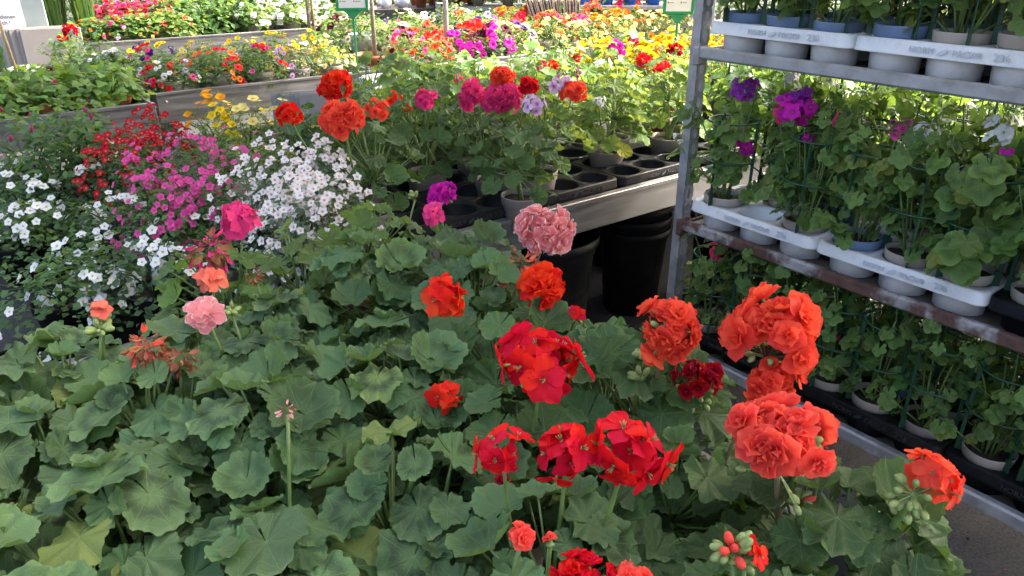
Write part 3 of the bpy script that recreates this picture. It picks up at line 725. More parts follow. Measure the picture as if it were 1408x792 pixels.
SP = dict(   # species: foliage shapes, flower template, flower radius, count
    bacopa=dict(fol=dict(n=420, rad=.14, h=.12, L=.02, leaf='broad', hang=.35, stems=14), mat='f_mid', fk='star', fr=.0145, hang=.4),
    diascia=dict(fol=dict(n=520, rad=.12, h=.2, L=.022, leaf='ovate', hang=.1, stems=22), mat='f_mid', fk='lip', fr=.0125, hang=.1),
    nemesia=dict(fol=dict(n=560, rad=.12, h=.22, L=.026, leaf='narrow', hang=.05, stems=26), mat='f_light', fk='viola', fr=.013, hang=0),
    petunia=dict(fol=dict(n=380, rad=.13, h=.14, L=.03, leaf='ovate', hang=.25, stems=8), mat='f_mid', fk='trumpet', fr=.024, hang=.2),
    calibra=dict(fol=dict(n=520, rad=.14, h=.15, L=.022, leaf='narrow', hang=.25, stems=8), mat='f_light', fk='trumpet', fr=.015, hang=.2),
    marigold=dict(fol=dict(n=420, rad=.12, h=.15, L=.03, leaf='narrow', hang=0, stems=8), mat='f_mid', fk='pompom', fr=.026, hang=0),
    begonia=dict(fol=dict(n=160, rad=.12, h=.16, L=.05, leaf='broad', hang=0, stems=6), mat='f_mid', fk='rose', fr=.022, hang=0),
    ivy=dict(fol=dict(n=170, rad=.16, h=.13, L=.045, leaf='ivy', hang=.35, stems=10, z0=.09), mat='f_ivy', fk=None, fr=0, hang=0),
    shrub=dict(fol=dict(n=240, rad=.17, h=.28, L=.08, leaf='ovate', hang=.05, stems=10), mat='f_mid', fk=None, fr=0, hang=0),
    fuchsia=dict(fol=dict(n=210, rad=.15, h=.28, L=.042, leaf='ovate', hang=.1, stems=14), mat='f_mid', fk='bud', fr=.016, hang=0),
)
def bedding(sp, label, x, y, z, fcols=(), nfl=20, potm='taupe', mat=None, s=1., group=None, name=None, cat='flower', var=0, seed=None, fk=None, fr=None, up=.55, tall=1., pots=True, spike=0, clump=1):
    S = SP[sp]; q = random.Random(seed if seed is not None else rng.random())
    names = dict(bacopa='bacopa_plant', diascia='diascia_plant', nemesia='nemesia_plant', petunia='petunia_plant', calibra='calibrachoa_plant', marigold='marigold_plant', begonia='begonia_plant', ivy='ivy_plant', shrub='leafy_shrub', fuchsia='fuchsia_plant')
    t = thing(name or names[sp], label, cat, (x, y, z), q.uniform(0, 6.28), group, s)
    if pots: pot(t, potm)
    f = obj('foliage', fol_mesh((sp, var), mat or S['mat'], **S['fol']), t); f.scale.z = tall; tag(f, kind='stuff')
    rad, h = S['fol']['rad'], S['fol']['h'] * tall
    clus = 0
    for i in range(nfl if fcols else 0):
        col = q.choice(fcols) if (not clus or clump == 1) else col; k = fk or S['fk']; r = (fr or S['fr']) * q.uniform(.8, 1.15)
        if clus <= 0: a0_, pol0, clus = q.uniform(0, 6.28), math.acos(1 - q.random() * (1 + S['hang'])), q.randint(1, clump)
        clus -= 1; a, pol = (a0_ + q.gauss(0, .16) / max(.35, math.sin(pol0)), pol0 + q.gauss(0, .16)) if clump > 1 else (a0_, pol0); o = out_dir(a)
        d = o * math.sin(pol) + Vector((0, 0, math.cos(pol)))
        kk = q.uniform(.98, 1.16)
        p = Vector((o.x * rad * kk * math.sin(pol), o.y * rad * kk * math.sin(pol), .1 + h * kk * math.cos(pol) + spike * q.random()))
        if k == 'bud': obj('flower', flower_mesh(k, col), t, p, (q.uniform(-.3, .3), q.uniform(-.3, .3), 0), r)
        else:
            cd = Matrix.Rotation(-t.rotation_euler.z, 3, 'Z') @ Vector((-.5, -.65, .35))   # blooms look outwards to the aisle
            nr = d * .8 + Vector((0, 0, up * .6)) + cd * (1.0 if sp in ('bacopa', 'diascia') else .55) + Vector((q.gauss(0, .3), q.gauss(0, .3), q.gauss(0, .2)))
            obj('flower', flower_mesh(k, col), t, mat4=frame(nr, None, p, r))
    return t

# ivy geranium climbing in a green plastic support
def ivyg_proto(seed, n=44, rad=.13, hgt=.34, lr=.032, z0=.1):
    q = random.Random(seed); st, lv = [], []; ns = 9; stems = []
    for k in range(ns):
        a = k * 6.283 / ns + q.uniform(-.4, .4); o = out_dir(a); top = z0 + hgt * q.uniform(.55, 1.05); rr = rad * q.uniform(.35, 1.1)
        if k % 4 == 3: top = z0 + hgt * .35; rr = rad * 1.35
        pts = bez(o * .015 + Vector((0, 0, z0 - .01)), o * rr * .55 + Vector((q.uniform(-.03, .03), q.uniform(-.03, .03), z0 + (top - z0) * .6)), o * rr + Vector((0, 0, top)), 6)
        st.append(tube(pts, [.0035, .0032, .003, .0027, .0024, .002, .0016], 5)); stems.append(pts)
    for i in range(n):
        pts = stems[i % ns]; f = q.uniform(.25, 1) * 6; j = min(5, int(f)); b = pts[j].lerp(pts[j + 1], f - j)
        a = math.atan2(b.y, b.x) + q.uniform(-1.3, 1.3); o = out_dir(a); p = b + o * q.uniform(.02, .065) + Vector((0, 0, q.uniform(-.01, .03)))
        nr = Vector((0, 0, q.uniform(.35, 1))) + o * q.uniform(.3, .9) + Vector((q.uniform(-.3, .3), q.uniform(-.3, .3), 0))
        lv.append((q.randrange(4), frame(nr, o + Vector((0, 0, -.5)), p, lr * q.uniform(.65, 1.25)))); st.append(tube([b, (b + p) / 2 + Vector((0, 0, -.004)), p], .0013, 4, 0, False))
    return lv, join(st)
IP = [ivyg_proto(300 + i, n, r, h, l) for i, (n, r, h, l) in enumerate(((88, .13, .36, .031), (92, .14, .34, .03), (66, .13, .38, .043)))]
IPB = [ivyg_proto(320 + i, n, r, h, l) for i, (n, r, h, l) in enumerate(((62, .125, .34, .028), (70, .12, .32, .026), (60, .12, .36, .03)))]   # trailing, small-leaved
IS = [mesh('stem', p[1], M['stem']) for p in IP]; ISB = [mesh('stem', p[1], M['stem']) for p in IPB]
g_ivf = leaf_isl('ivy_geranium_far', (.085, .17, .04), (.3, .46, .06), .36, .4, .45)
IBAKE = bake_zonal(IP + IPB, ILO, g_ivf, M['stem'])
def ring_t(r, z, th=.003, n=22):
    pts = [(r * math.cos(2 * math.pi * i / n), r * math.sin(2 * math.pi * i / n), z) for i in range(n + 1)]; return tube(pts, th, 5, 0, False)
RINGA, RINGB = mesh('support_ring', ring_t(.086, .235), M['greenpl']), mesh('support_ring', ring_t(.079, .36), M['greenpl'])
STAKE = mesh('support_stake', join([bbox(-.005, .005, -.002, .002, .085, .37, .0008).moved(Matrix.Translation((.076, 0, 0))), bbox(-.009, .009, -.003, .003, .085, .125, .001).moved(Matrix.Translation((.0735, 0, 0)))]).moved(Matrix.Identity(4)), M['greenpl'], False)
def ivyg(label, x, y, z, pi, rz, potm='beige', separate=True, trailing=False, support=True, s=1., group=None, potsc=1.):
    t = thing('ivy_geranium', label, 'geranium', (x, y, z), rz, group, s); pot(t, potm, .068, .112)
    P_, S_ = (IPB, ISB) if trailing else (IP, IS); pi %= 3
    if separate:
        obj('stem', S_[pi], t)
        for i, m in P_[pi][0]: obj('leaf', IM[i], t, mat4=m)
    else: tag(obj('foliage', IBAKE[pi + (3 if trailing else 0)], t), kind='stuff')
    if support:
        obj('support_ring', RINGA, t); obj('support_ring', RINGB, t)
        for k in range(3): obj('support_stake', STAKE, t, rot=(0, 0, k * 2.094 + .3))
    return t

# ================================================================ FOREGROUND GERANIUMS
def project(p):
    d = Vector(p) - Vector((0, 0, CAMH)); k = d.dot(_fw)
    return (704 + d.dot(_rt) * FPX / k, 396 - d.dot(_up) * FPX / k, k) if k > .05 else (9e9, 9e9, k)
def seen(p, m=150):
    x, y, k = project(p); return k > .05 and -m < x < 1408 + m and -m < y < 792 + m
fg = []          # (x, y) of each pot on the near bench
ys = [.10, .29, .48, .67, .86, 1.05, 1.24, 1.43, 1.6]
for r_, y in enumerate(ys):
    for c_ in range(-3, 6):
        x = .06 + c_ * .185 + (r_ % 2) * .09 + U(-.02, .02); yy = y + U(-.02, .02)
        if x > (.86 if yy > 1.25 else .84 if yy > .5 else .72) or yy > 1.37 + .22 * max(0, x): continue
        if yy > 1.5 and x < .3: continue
        if x > .72 and .62 < yy < 1.0: continue
        if seen((x, yy, .92), 130): fg.append([x, yy])
fg_flowers = [   # px, py, z, width px, colour, kind, florets, words, options
    (920, 456, 1.08, 98, 'orange', 'double', 20, 'a round orange double flower head', dict(axis=(-.35, -.5, .8), cap=120, stalk='stemr', sr=.003, drop=1)),
    (1062, 466, 1.10, 136, 'orange', 'double', 24, 'the tallest twin orange double flower head', dict(axis=(-.15, -.25, .95), cap=110, buds=10, fs=.46, stalk='stemr', squash=1)),
    (1062, 522, 1.06, 88, 'orange', 'double', 9, None, dict(axis=(-.6, -.6, .2), cap=80, stalk='stemr')),
    (1078, 612, 1.06, 160, 'coral', 'double', 26, 'a wide coral red flower head on a dark stalk', dict(axis=(.05, -.05, 1), cap=100, buds=8, stalk='stemr', fs=.42, squash=.55, sr=.0034)),
    (1276, 664, 1.03, 96, 'orange', 'single', 10, 'a leaning orange flower head out over the asphalt', dict(axis=(.75, -.25, .5), cap=80, buds=20, fs=.62, sr=.0042, foot=at(1165, 800, .86))),
    (742, 508, 1.07, 150, 'red', 'single', 20, 'a broad bright red single flower head', dict(axis=(-.08, -.12, 1), cap=100, fs=.45, squash=.6)),
    (690, 624, 1.05, 84, 'red', 'single', 6, 'red single florets beside unopened leaves', dict(axis=(-.5, -.6, .6), cap=85, fs=.7, spread=(.4, .9))),
    (783, 620, 1.06, 98, 'red', 'single', 8, 'a sparse red flower head with pointed petals', dict(axis=(-.4, -.6, .6), cap=85, fs=.66, spread=(.4, .95))),
    (870, 624, 1.06, 116, 'red', 'single', 9, 'large open red single florets', dict(axis=(-.4, -.7, .5), cap=85, fs=.62, spread=(.4, .95))),
    (616, 411, 1.03, 68, 'orred', 'single', 7, 'a small scarlet head on a long pale stalk', dict(axis=(-.2, -.3, .9), cap=80, fs=.75, squash=.6)),
    (748, 400, 1.02, 66, 'orred', 'double', 7, 'a small scarlet head above brown calyxes', dict(axis=(-.1, -.2, .95), cap=80, fs=.75, squash=.6, buds=4)),
    (614, 546, .97, 44, 'orred', 'single', 4, 'scarlet petals half hidden under leaves', dict(axis=(-.4, -.5, .4), cap=70, fs=.9)),
    (750, 317, 1.05, 76, 'pinkwhite', 'double', 17, 'a pink and white double flower ball', dict(axis=(-.3, -.5, .75), cap=125, fs=.58, stalk='stemr')),
    (606, 272, 1.03, 52, 'magenta', 'double', 11, 'a magenta double flower head', dict(axis=(-.2, -.4, .85), cap=100)),
    (598, 294, 1.02, 30, 'hotpink', 'single', 4, None, dict(axis=(-.4, -.5, .5), cap=70, fs=.9)),
    (329, 303, 1.02, 54, 'hotpink', 'single', 9, 'a hot pink flower head by the white blossoms', dict(axis=(-.2, -.3, .85), cap=85, fs=.75, squash=.6)),
    (290, 387, 1.02, 42, 'salmon', 'single', 3, 'one flat salmon floret', dict(axis=(-.3, -.5, .7), cap=40, fs=1.0)),
    (282, 435, 1.03, 54, 'pinkwhite', 'single', 5, 'pale pink and white florets with green buds', dict(axis=(-.3, -.5, .6), cap=65, fs=.85)),
    (139, 432, 1.02, 32, 'salmon', 'single', 2, 'one coral floret over green buds', dict(axis=(0, 0, 1), cap=30, fs=1.1, buds=10)),
    (716, 742, 1.05, 40, 'coral', 'double', 3, 'half open coral buds', dict(axis=(-.1, -.2, 1), cap=40, fs=.9, buds=3)),
    (756, 744, 1.05, 22, 'coral', 'double', 2, None, dict(axis=(0, 0, 1), cap=30, fs=.9)),
    (800, 808, 1.03, 104, 'red', 'double', 14, 'a rosy red head at the bench edge', dict(axis=(-.2, -.3, .9), cap=100, fs=.5, squash=.6)),
    (878, 806, 1.03, 66, 'coral', 'double', 8, None, dict(axis=(-.2, -.3, .9), cap=90, fs=.6)),
    (1030, 762, 1.02, 44, 'orred', 'single', 3, 'buds opening orange red', dict(axis=(.2, -.3, .8), cap=50, fs=.8, buds=14)),
    (793, 432, 1.0, 24, 'red', 'single', 2, None, dict(axis=(-.3, -.4, .7), cap=40, fs=.9, buds=5)),
    (960, 525, 1.0, 74, 'deepred', 'double', 12, None, dict(axis=(0, -.2, 1), cap=110, buds=14, fs=.42)),
    (690, 665, .95, 26, 'deepred', 'double', 2, None, dict(axis=(0, -.4, .8), cap=40, fs=.9)),
]
def nearest(lst, p): return min(range(len(lst)), key=lambda i: (lst[i][0] - p.x) ** 2 + (lst[i][1] - p.y) ** 2)
owner = {}
for f in fg_flowers:
    p = at(f[0], f[1], f[2]); owner.setdefault(nearest(fg, p), []).append(f)
fgt = []
for i, (x, y) in enumerate(fg):
    fl = [f[7] for f in owner.get(i, []) if f[7]]
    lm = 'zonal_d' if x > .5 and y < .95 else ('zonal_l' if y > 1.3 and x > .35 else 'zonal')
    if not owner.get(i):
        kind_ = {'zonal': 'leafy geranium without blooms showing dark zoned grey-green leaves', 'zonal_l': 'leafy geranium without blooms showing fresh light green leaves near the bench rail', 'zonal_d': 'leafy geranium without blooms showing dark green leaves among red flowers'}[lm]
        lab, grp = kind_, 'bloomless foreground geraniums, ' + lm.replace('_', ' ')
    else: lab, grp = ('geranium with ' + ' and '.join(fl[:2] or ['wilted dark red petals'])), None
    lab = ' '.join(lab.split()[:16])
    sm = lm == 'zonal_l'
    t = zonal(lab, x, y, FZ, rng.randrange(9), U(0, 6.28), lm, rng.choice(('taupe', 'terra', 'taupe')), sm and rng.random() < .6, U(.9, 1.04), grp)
    fgt.append(t)
for i, fs_ in owner.items():
    for px, py, z, wpx, col, kind, n, words, op in fs_:
        p = at(px, py, z); k = project(p)[2]; op = dict(op); op.pop('drop', None)
        flower_head(fgt[i], p, wpx / 2 * k / FPX * .98, col, kind, n, seed=px * 7 + py, **op)
def on_nearest(px, py, z): p = at(px, py, z); return fgt[nearest(fg, p)], p
for px, py, z, r, sd_, ex in ((204, 480, 1.02, .032, 3, 'coral'), (246, 496, 1.0, .026, 4, None), (716, 370, 1.0, .042, 5, 'salmon'), (290, 346, 1.02, .046, 6, 'hotpink'), (350, 380, .97, .02, 7, None)):
    t, p = on_nearest(px, py, z); spent_head(t, p, r, seed=sd_, n=75 if r > .03 else 40, extra=ex)
for px, py, z, r, sd_, n_ in ((318, 428, 1.02, .014, 1, 9), (137, 455, 1.0, .018, 2, 12), (1008, 757, 1.02, .02, 3, 14), (880, 520, 1.0, .014, 4, 10), (885, 490, 1.02, .01, 5, 7), (610, 392, 1.0, .014, 6, 10), (570, 270, 1.0, .016, 7, 9), (1098, 690, .98, .016, 8, 12)):
    t, p = on_nearest(px, py, z); bud_head(t, p, r, seed=sd_, n=n_, col='coral' if px in (1008, 1098) else None)
# the bare stalk with a dried tip
t, p = on_nearest(395, 566, 1.07); spent_head(t, p, .013, seed=9, n=14, tint='dry', extra='pinkwhite')

# ================================================================ MIDDLE BENCH
# black carriers, most of them empty
for i, (x, y, lab) in enumerate(((1.29, 2.06, 'empty black tray nearest the white blossoms'), (1.74, 2.06, 'black tray holding one geranium with yellowing leaves'), (2.2, 2.06, 'black tray with dark empty cells by the trolley post'), (1.45, 2.37, 'black tray under the shaded geraniums'), (1.92, 2.37, 'black tray under sunlit yellow-green geraniums'), (2.66, 2.08, 'black tray behind the trolley post'))):
    tray(lab, 'blackpl', x, y, BZ - .049, rz=U(-.03, .03))
MZ = BZ - .05
mid = []
hero_y = zonal('geranium with yellow-green lower leaves and a lilac bloom beside empty cells', 1.66, 2.03, MZ + .02, 1, 2., 'zonal_y', 'beige', True, 1.12); mid.append((1.66, 2.03, hero_y))

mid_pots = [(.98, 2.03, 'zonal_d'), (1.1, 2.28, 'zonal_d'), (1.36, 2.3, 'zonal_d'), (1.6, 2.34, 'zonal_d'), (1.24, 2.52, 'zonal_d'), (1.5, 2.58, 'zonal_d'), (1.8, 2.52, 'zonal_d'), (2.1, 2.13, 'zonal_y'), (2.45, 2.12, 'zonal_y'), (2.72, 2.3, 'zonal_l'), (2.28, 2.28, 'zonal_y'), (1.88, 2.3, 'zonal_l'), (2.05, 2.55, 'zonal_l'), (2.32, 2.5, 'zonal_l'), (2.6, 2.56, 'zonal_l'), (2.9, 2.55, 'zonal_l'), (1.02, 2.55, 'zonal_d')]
mid_fl = [   # px, py, z, width px, colour, florets
    (462, 121, 1.12, 50, 'orred', 16), (472, 167, 1.1, 64, 'orange', 18), (520, 153, 1.06, 36, 'orange', 8), (541, 136, 1.05, 26, 'orred', 4), (399, 160, 1.07, 40, 'orred', 9), (584, 140, 1.06, 34, 'hotpink', 10), (650, 131, 1.05, 46, 'hotpink', 12), (690, 137, 1.05, 58, 'hotpink', 15),
    (690, 106, 1.12, 38, 'orange', 12), (727, 120, 1.1, 34, 'red', 10), (733, 146, 1.07, 40, 'lilac', 8), (770, 117, 1.1, 38, 'lilac', 7), (787, 127, 1.08, 38, 'orange', 10), (886, 84, 1.0, 26, 'red', 9), (912, 98, 1.0, 28, 'red', 10), (929, 68, 1.05, 26, 'deepred', 9), (828, 94, 1.0, 28, 'white', 11), (845, 125, 1.0, 22, 'white', 7), (824, 141, 1.0, 22, 'white', 6), (760, 92, 1.0, 20, 'orred', 7), (746, 92, 1.0, 18, 'hotpink', 6), (791, 80, 1.0, 18, 'red', 7), (794, 102, 1.0, 15, 'magenta', 6), (846, 69, 1.0, 28, 'magenta', 9), (872, 56, 1.0, 18, 'hotpink', 6), (630, 108, 1.0, 16, 'hotpink', 5), (560, 150, 1.0, 16, 'orred', 4)]
owner = {}; extra = []
for f in mid_fl:
    p = at(f[0], f[1], f[2])
    for _ in range(40):
        if p.y <= 3.6: break
        p = p
        break
    i = nearest(mid_pots, p); d = math.hypot(mid_pots[i][0] - p.x, mid_pots[i][1] - p.y)
    if d > .25:
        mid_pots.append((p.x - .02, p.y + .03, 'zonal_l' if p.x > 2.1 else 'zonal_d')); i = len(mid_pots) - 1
    owner.setdefault(i, []).append((f, p))
words_col = dict(orred='scarlet', orange='orange', hotpink='hot pink', red='red', lilac='pale lilac', deepred='dark red', white='white', magenta='magenta')
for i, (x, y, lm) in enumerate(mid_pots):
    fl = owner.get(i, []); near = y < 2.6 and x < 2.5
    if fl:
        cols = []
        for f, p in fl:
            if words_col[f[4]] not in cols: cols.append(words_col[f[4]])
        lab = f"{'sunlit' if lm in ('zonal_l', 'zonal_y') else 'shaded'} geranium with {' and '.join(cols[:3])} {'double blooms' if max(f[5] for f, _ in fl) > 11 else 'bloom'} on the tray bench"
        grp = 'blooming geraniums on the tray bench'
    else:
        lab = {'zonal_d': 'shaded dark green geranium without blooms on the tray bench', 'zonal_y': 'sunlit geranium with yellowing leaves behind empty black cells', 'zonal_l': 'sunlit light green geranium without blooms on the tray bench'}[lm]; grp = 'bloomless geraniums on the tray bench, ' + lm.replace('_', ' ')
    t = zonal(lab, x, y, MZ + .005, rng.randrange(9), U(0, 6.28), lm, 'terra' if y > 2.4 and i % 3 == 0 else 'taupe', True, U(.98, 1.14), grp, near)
    mid.append((x, y, t))
    for f, p in fl:
        k = project(p)[2]; flower_head(t, p, f[3] / 2 * k / FPX, f[4], 'single' if f[4] in ('lilac',) else 'double', f[5], axis=(-.25, -.35, .85), cap=105, sub=f[3] >= 30, fs=.5, spread=(.4, .86), seed=f[0])
p = at(735, 146, 1.07)
# more sunlit geraniums further back and to the right, seen past the trolley
fill = []
for a in range(14):
    for b in range(6):
        x, y = 2.0 + a * .24 + U(-.04, .04), 2.15 + b * .26 + U(-.04, .04)
        if all((x - q[0]) ** 2 + (y - q[1]) ** 2 > .035 for q in mid) and not (x < 2.45 and y < 2.2) and y < 3.6 and not (x > 3.05 and y > 2.85): fill.append((x, y))
for a in range(6):
    for b in range(4):
        x, y = 1.0 + a * .23 + U(-.03, .03), 2.78 + b * .24 + U(-.03, .03)
        if project((x, y, .95))[0] < 505: continue
        if all((x - q[0]) ** 2 + (y - q[1]) ** 2 > .03 for q in mid) and y < 3.65: fill.append((x, y))
for x, y in fill:
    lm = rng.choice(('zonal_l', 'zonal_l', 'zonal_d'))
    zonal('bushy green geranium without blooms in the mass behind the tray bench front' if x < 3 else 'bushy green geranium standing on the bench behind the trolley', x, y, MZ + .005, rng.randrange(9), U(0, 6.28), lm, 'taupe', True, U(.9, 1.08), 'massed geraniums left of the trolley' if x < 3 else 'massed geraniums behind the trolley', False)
# marigolds at the back right of the bench
for a in range(6):
    for b in range(3):
        x, y = 3.2 + a * .25 + U(-.03, .03), 3.0 + b * .24 + U(-.03, .03)
        bedding('marigold', 'yellow marigold in the yellow block at the back of the bench', x, y, MZ + .09, ('yellow', 'yellow', 'ochre') if b or a % 2 else ('yellow',), 18, fr=.03, group='yellow marigolds', var=a % 2)

# --- left part of the middle bench
def bed(sp, px, py, z, label, cols, n, **kw):
    p = at(px, py, z); return bedding(sp, label, p.x, p.y, MZ + .005, cols, n, **kw)
bp = [(205, 372, .82, 48), (130, 355, .82, 46), (60, 300, .82, 40), (20, 262, .84, 36), (150, 292, .84, 34), (250, 320, .84, 30), (120, 250, .84, 26), (40, 222, .86, 30), (20, 320, .8, 16), (285, 345, .82, 20), (80, 395, .8, 14)]
for i, (px, py, z, n) in enumerate(bp):
    bed('bacopa', px, py, z, 'trailing white bacopa with small five-petalled flowers on black matting', ('white',), int(n * 1.15), clump=5, group='white bacopa plants', var=i % 3, potm='taupe' if i % 2 else 'blackpl', mat='f_dark' if i % 3 == 0 else 'f_mid', seed=50 + i)
for i, (px, py) in enumerate(((210, 265), (265, 240), (290, 290), (225, 300))):
    bed('diascia', px, py, .86, 'pink diascia with dense small blossoms between red and white flowers', ('pink',), 95, group='pink diascia plants', var=i % 2, seed=70 + i, up=.1, spike=.03, clump=6)
for i, (px, py) in enumerate(((185, 225), (215, 200), (165, 245))):
    bed('diascia', px, py, .86, 'dark crimson diascia behind the pink blossoms', ('crimson',), 120, group='crimson diascia plants', var=i % 2, seed=80 + i, mat='f_dark', up=.1, spike=.03, clump=6)
for i, (px, py) in enumerate(((400, 300), (440, 270), (385, 265), (455, 312), (420, 330), (350, 300))):
    bed('diascia', px, py, .87, 'white diascia thick with pink-eyed small blossoms', ('whitepk',), 150 if i < 5 else 60, group='white diascia plants', var=i % 2, seed=90 + i, mat='f_grey', up=.1, spike=.05, tall=1.15, clump=6)
for i, (px, py, c) in enumerate(((300, 190, ('yellow', 'ochre')), (340, 192, ('yellow', 'paleyel')), (395, 195, ('paleyel',)))):
    bed('nemesia', px, py, .87, ('golden yellow nemesia behind the pink diascia', 'yellow nemesia with a few paler blooms', 'pale yellow nemesia beside scarlet geraniums')[i], c, 36, var=i % 2, seed=100 + i, tall=1.15, fr=.02, clump=5)
for i, (px, py) in enumerate(((335, 225), (370, 228), (295, 215), (355, 250), (320, 250))):
    bed('nemesia', px, py, .86, 'feathery green nemesia with scattered magenta blooms', ('pink',), 7, group='feathery nemesia with magenta blooms', var=i % 2, seed=110 + i)
for i, (px, py) in enumerate(((70, 222), (115, 212), (35, 208), (95, 200), (140, 205))):
    bed('fuchsia', px, py, .9, 'upright fuchsia with hanging pink buds on reddish stems', ('pink',) if i != 1 else ('pink', 'purple'), 4, group='fuchsias with pink buds', var=i % 2, seed=120 + i, cat='fuchsia', tall=1.05)
# scattered petals on the bench
# tubs beneath the bench
def tub(label, x, y, r, h, n=26, z=0, group=None):
    t = thing('black_tub', label, 'tub', (x, y, z), U(0, 6), group)
    part('shell', lathe([(r * .5, .0), (r * .8, .002), (r * .97, h * .86), (r, h * .87), (r, h * .93), (r * 1.05, h * .94), (r * 1.05, h), (r * .99, h), (r * .96, h * .9), (r * .78, .03), (.001, .03)], n), M['blackpl'], t, True)
    part('rim', lathe([(r * 1.03, h - .03), (r * 1.07, h - .028), (r * 1.075, h + .004), (r * 1.02, h + .006), (r * 1.0, h - .006)], n), M['blackpl'], t, True)
    return t
tub('wide black plastic tub under the bench rail', 1.78, 2.12, .2, .5)
for k in range(4): tub('black bucket nested in the stack by the trolley post', 2.33, 2.16, .15, .4, z=.055 * k, group='nested black buckets')
for bx2, by2 in ((1.2, 2.25), (2.05, 2.6), (1.5, 2.7), (2.7, 2.6)): tub('added black tub that deepens the dark at the back under the tray bench', bx2, by2, .22, .48, group='added black tubs under the tray bench')  # extra tubs added to darken the space under the bench
tub('lone black bucket behind the trolley post', 2.72, 1.95, .16, .42)

# ================================================================ TROLLEY LOAD
white_l = {'mid': ('white carrier tray at the post end of the rusty shelf', 'white carrier tray in the middle of the rusty shelf', 'black carrier tray at the near end of the rusty shelf'),
           'top': ('white carrier tray at the post end of the upper shelf', 'white carrier tray in the middle of the upper shelf', 'white carrier tray at the near end of the upper shelf'),
           'low': ('black carrier tray at the post end of the base deck', 'black carrier tray in the middle of the base deck', 'black carrier tray at the near end of the base deck')}
RZ = R(-90)      # long side of the tray along the shelf, lettering towards the aisle (-X)
cells = lambda ty: [(i, j) for i in range(3) for j in range(2)]
pots_seq = {'top': ['blue', 'blue', 'blue', 'blue', 'beige', 'beige', 'beige', 'beige', 'beige'], 'mid': ['beige', 'blue', 'beige', 'blue', 'beige', 'beige', 'beige', 'beige', 'beige'], 'low': ['taupe', 'blue', 'blue', 'beige', 'beige', 'taupe', 'beige', 'taupe', 'beige']}
tfl = []    # trolley plants that can carry blooms
for lev, z in (('low', .234), ('mid', .689), ('top', 1.244)):
    for k in range(3):
        yc = 1.29 - k * .4615
        for dx in (0, 1):
            x = TX0 + .145 + dx * .288
            if dx == 0: lab, grp = white_l[lev][k], None
            else: lab, grp = {'mid': 'white carrier tray in the rear row of the rusty shelf', 'top': 'white carrier tray in the rear row of the upper shelf', 'low': 'black carrier tray in the rear row of the base deck'}[lev], lev + ' shelf rear trays'
            mt = 'whitepl' if lev != 'low' and not (lev == 'mid' and k == 2) else 'blackpl'
            if dx and lev == 'mid' and k == 2: lab, grp = 'black carrier tray in the rear row of the rusty shelf', None
            tray(lab, mt, x, yc, z, RZ, True, grp)
            for i in range(3):
                for j in range(2):
                    # local x -> world -y for RZ=-90; local -y -> world -x
                    wx, wy = x + (j - .5) * .1397, yc - (i - 1) * .147
                    row = dx * 2 + j; col_i = k * 3 + i
                    if lev == 'mid' and (row, col_i) in ((1, 0), (0, 1), (1, 3), (1, 4), (1, 6)): continue
                    if lev == 'top' and row == 1 and col_i % 2: continue
                    if row == 3 and col_i % 2 == 0 and lev != 'mid': continue
                    if not seen((wx, wy, z + .25), 260): continue
                    near = row == 0 or (row == 1 and lev == 'mid')
                    pmn = pots_seq[lev][col_i] if row == 0 else ('beige', 'blue')[(col_i + row) % 2]
                    labn = {'low': 'bushy ivy geranium in a {} pot on the trolley base deck', 'mid': 'ivy geranium in a {} pot with green support on the rusty shelf', 'top': 'ivy geranium in a {} pot with green support on the upper shelf'}[lev].format({'blue': 'blue', 'beige': 'beige', 'taupe': 'grey-brown'}[pmn])
                    if row > 0: labn = labn.replace(' with green support', '').replace('on the', 'in the rear rows on the')
                    t = ivyg(labn, wx + U(-.002, .002), wy + U(-.002, .002), z + .004, (rng.choice((0, 1)) if col_i < 5 else rng.choice((1, 2, 2))) if lev != 'low' else rng.randrange(3), U(0, 6.28), pmn, near, lev == 'low', True, U(.93, 1.0), f'{lev} shelf ivy geraniums, {pmn} pots, ' + ('front row' if row == 0 else 'rear rows'))
                    tfl.append((lev, wx, wy, t))
def at_x(px, py, X):
    d = _fw * FPX + _rt * (px - 704) - _up * (py - 396); return Vector((0, 0, CAMH)) + d * (X / d.x)
def tnear(p, lev): return min((q for q in tfl if q[0] == lev), key=lambda q: (q[1] - p.x) ** 2 + (q[2] - p.y) ** 2)[3]
for px, py, z, wpx, col, n, kd in ((1025, 126, 1.12, 40, 'purple', 9, 'single'), (1096, 150, 1.1, 56, 'magenta', 14, 'single'), (1100, 140, 1.12, 40, 'purple', 9, 'single'), (1026, 205, 1.03, 30, 'magenta', 8, 'single'), (1075, 158, 1.08, 30, 'hotpink', 6, 'single'), (1110, 190, 1.04, 24, 'magenta', 6, 'single'), (1175, 205, 1.03, 28, 'purple', 7, 'single'), (1153, 164, 1.08, 24, 'hotpink', 5, 'single'), (1238, 178, 1.07, 34, 'pink', 8, 'single'), (1268, 190, 1.05, 46, 'white', 8, 'single'), (1375, 185, 1.03, 48, 'white', 9, 'single'), (1385, 210, 1.02, 20, 'magenta', 3, 'single'), (931, 190, 1.05, 20, 'white', 3, 'single')):
    p = at_x(px, py, 1.97 if px > 1000 else 1.87)
    k = project(p)[2]; flower_head(tnear(p, 'mid'), p, wpx / 2 * k / FPX, col, kd, n, axis=(-.4, -.5, .7), cap=100, fs=.5, spread=(.35, 1.0), seed=px)
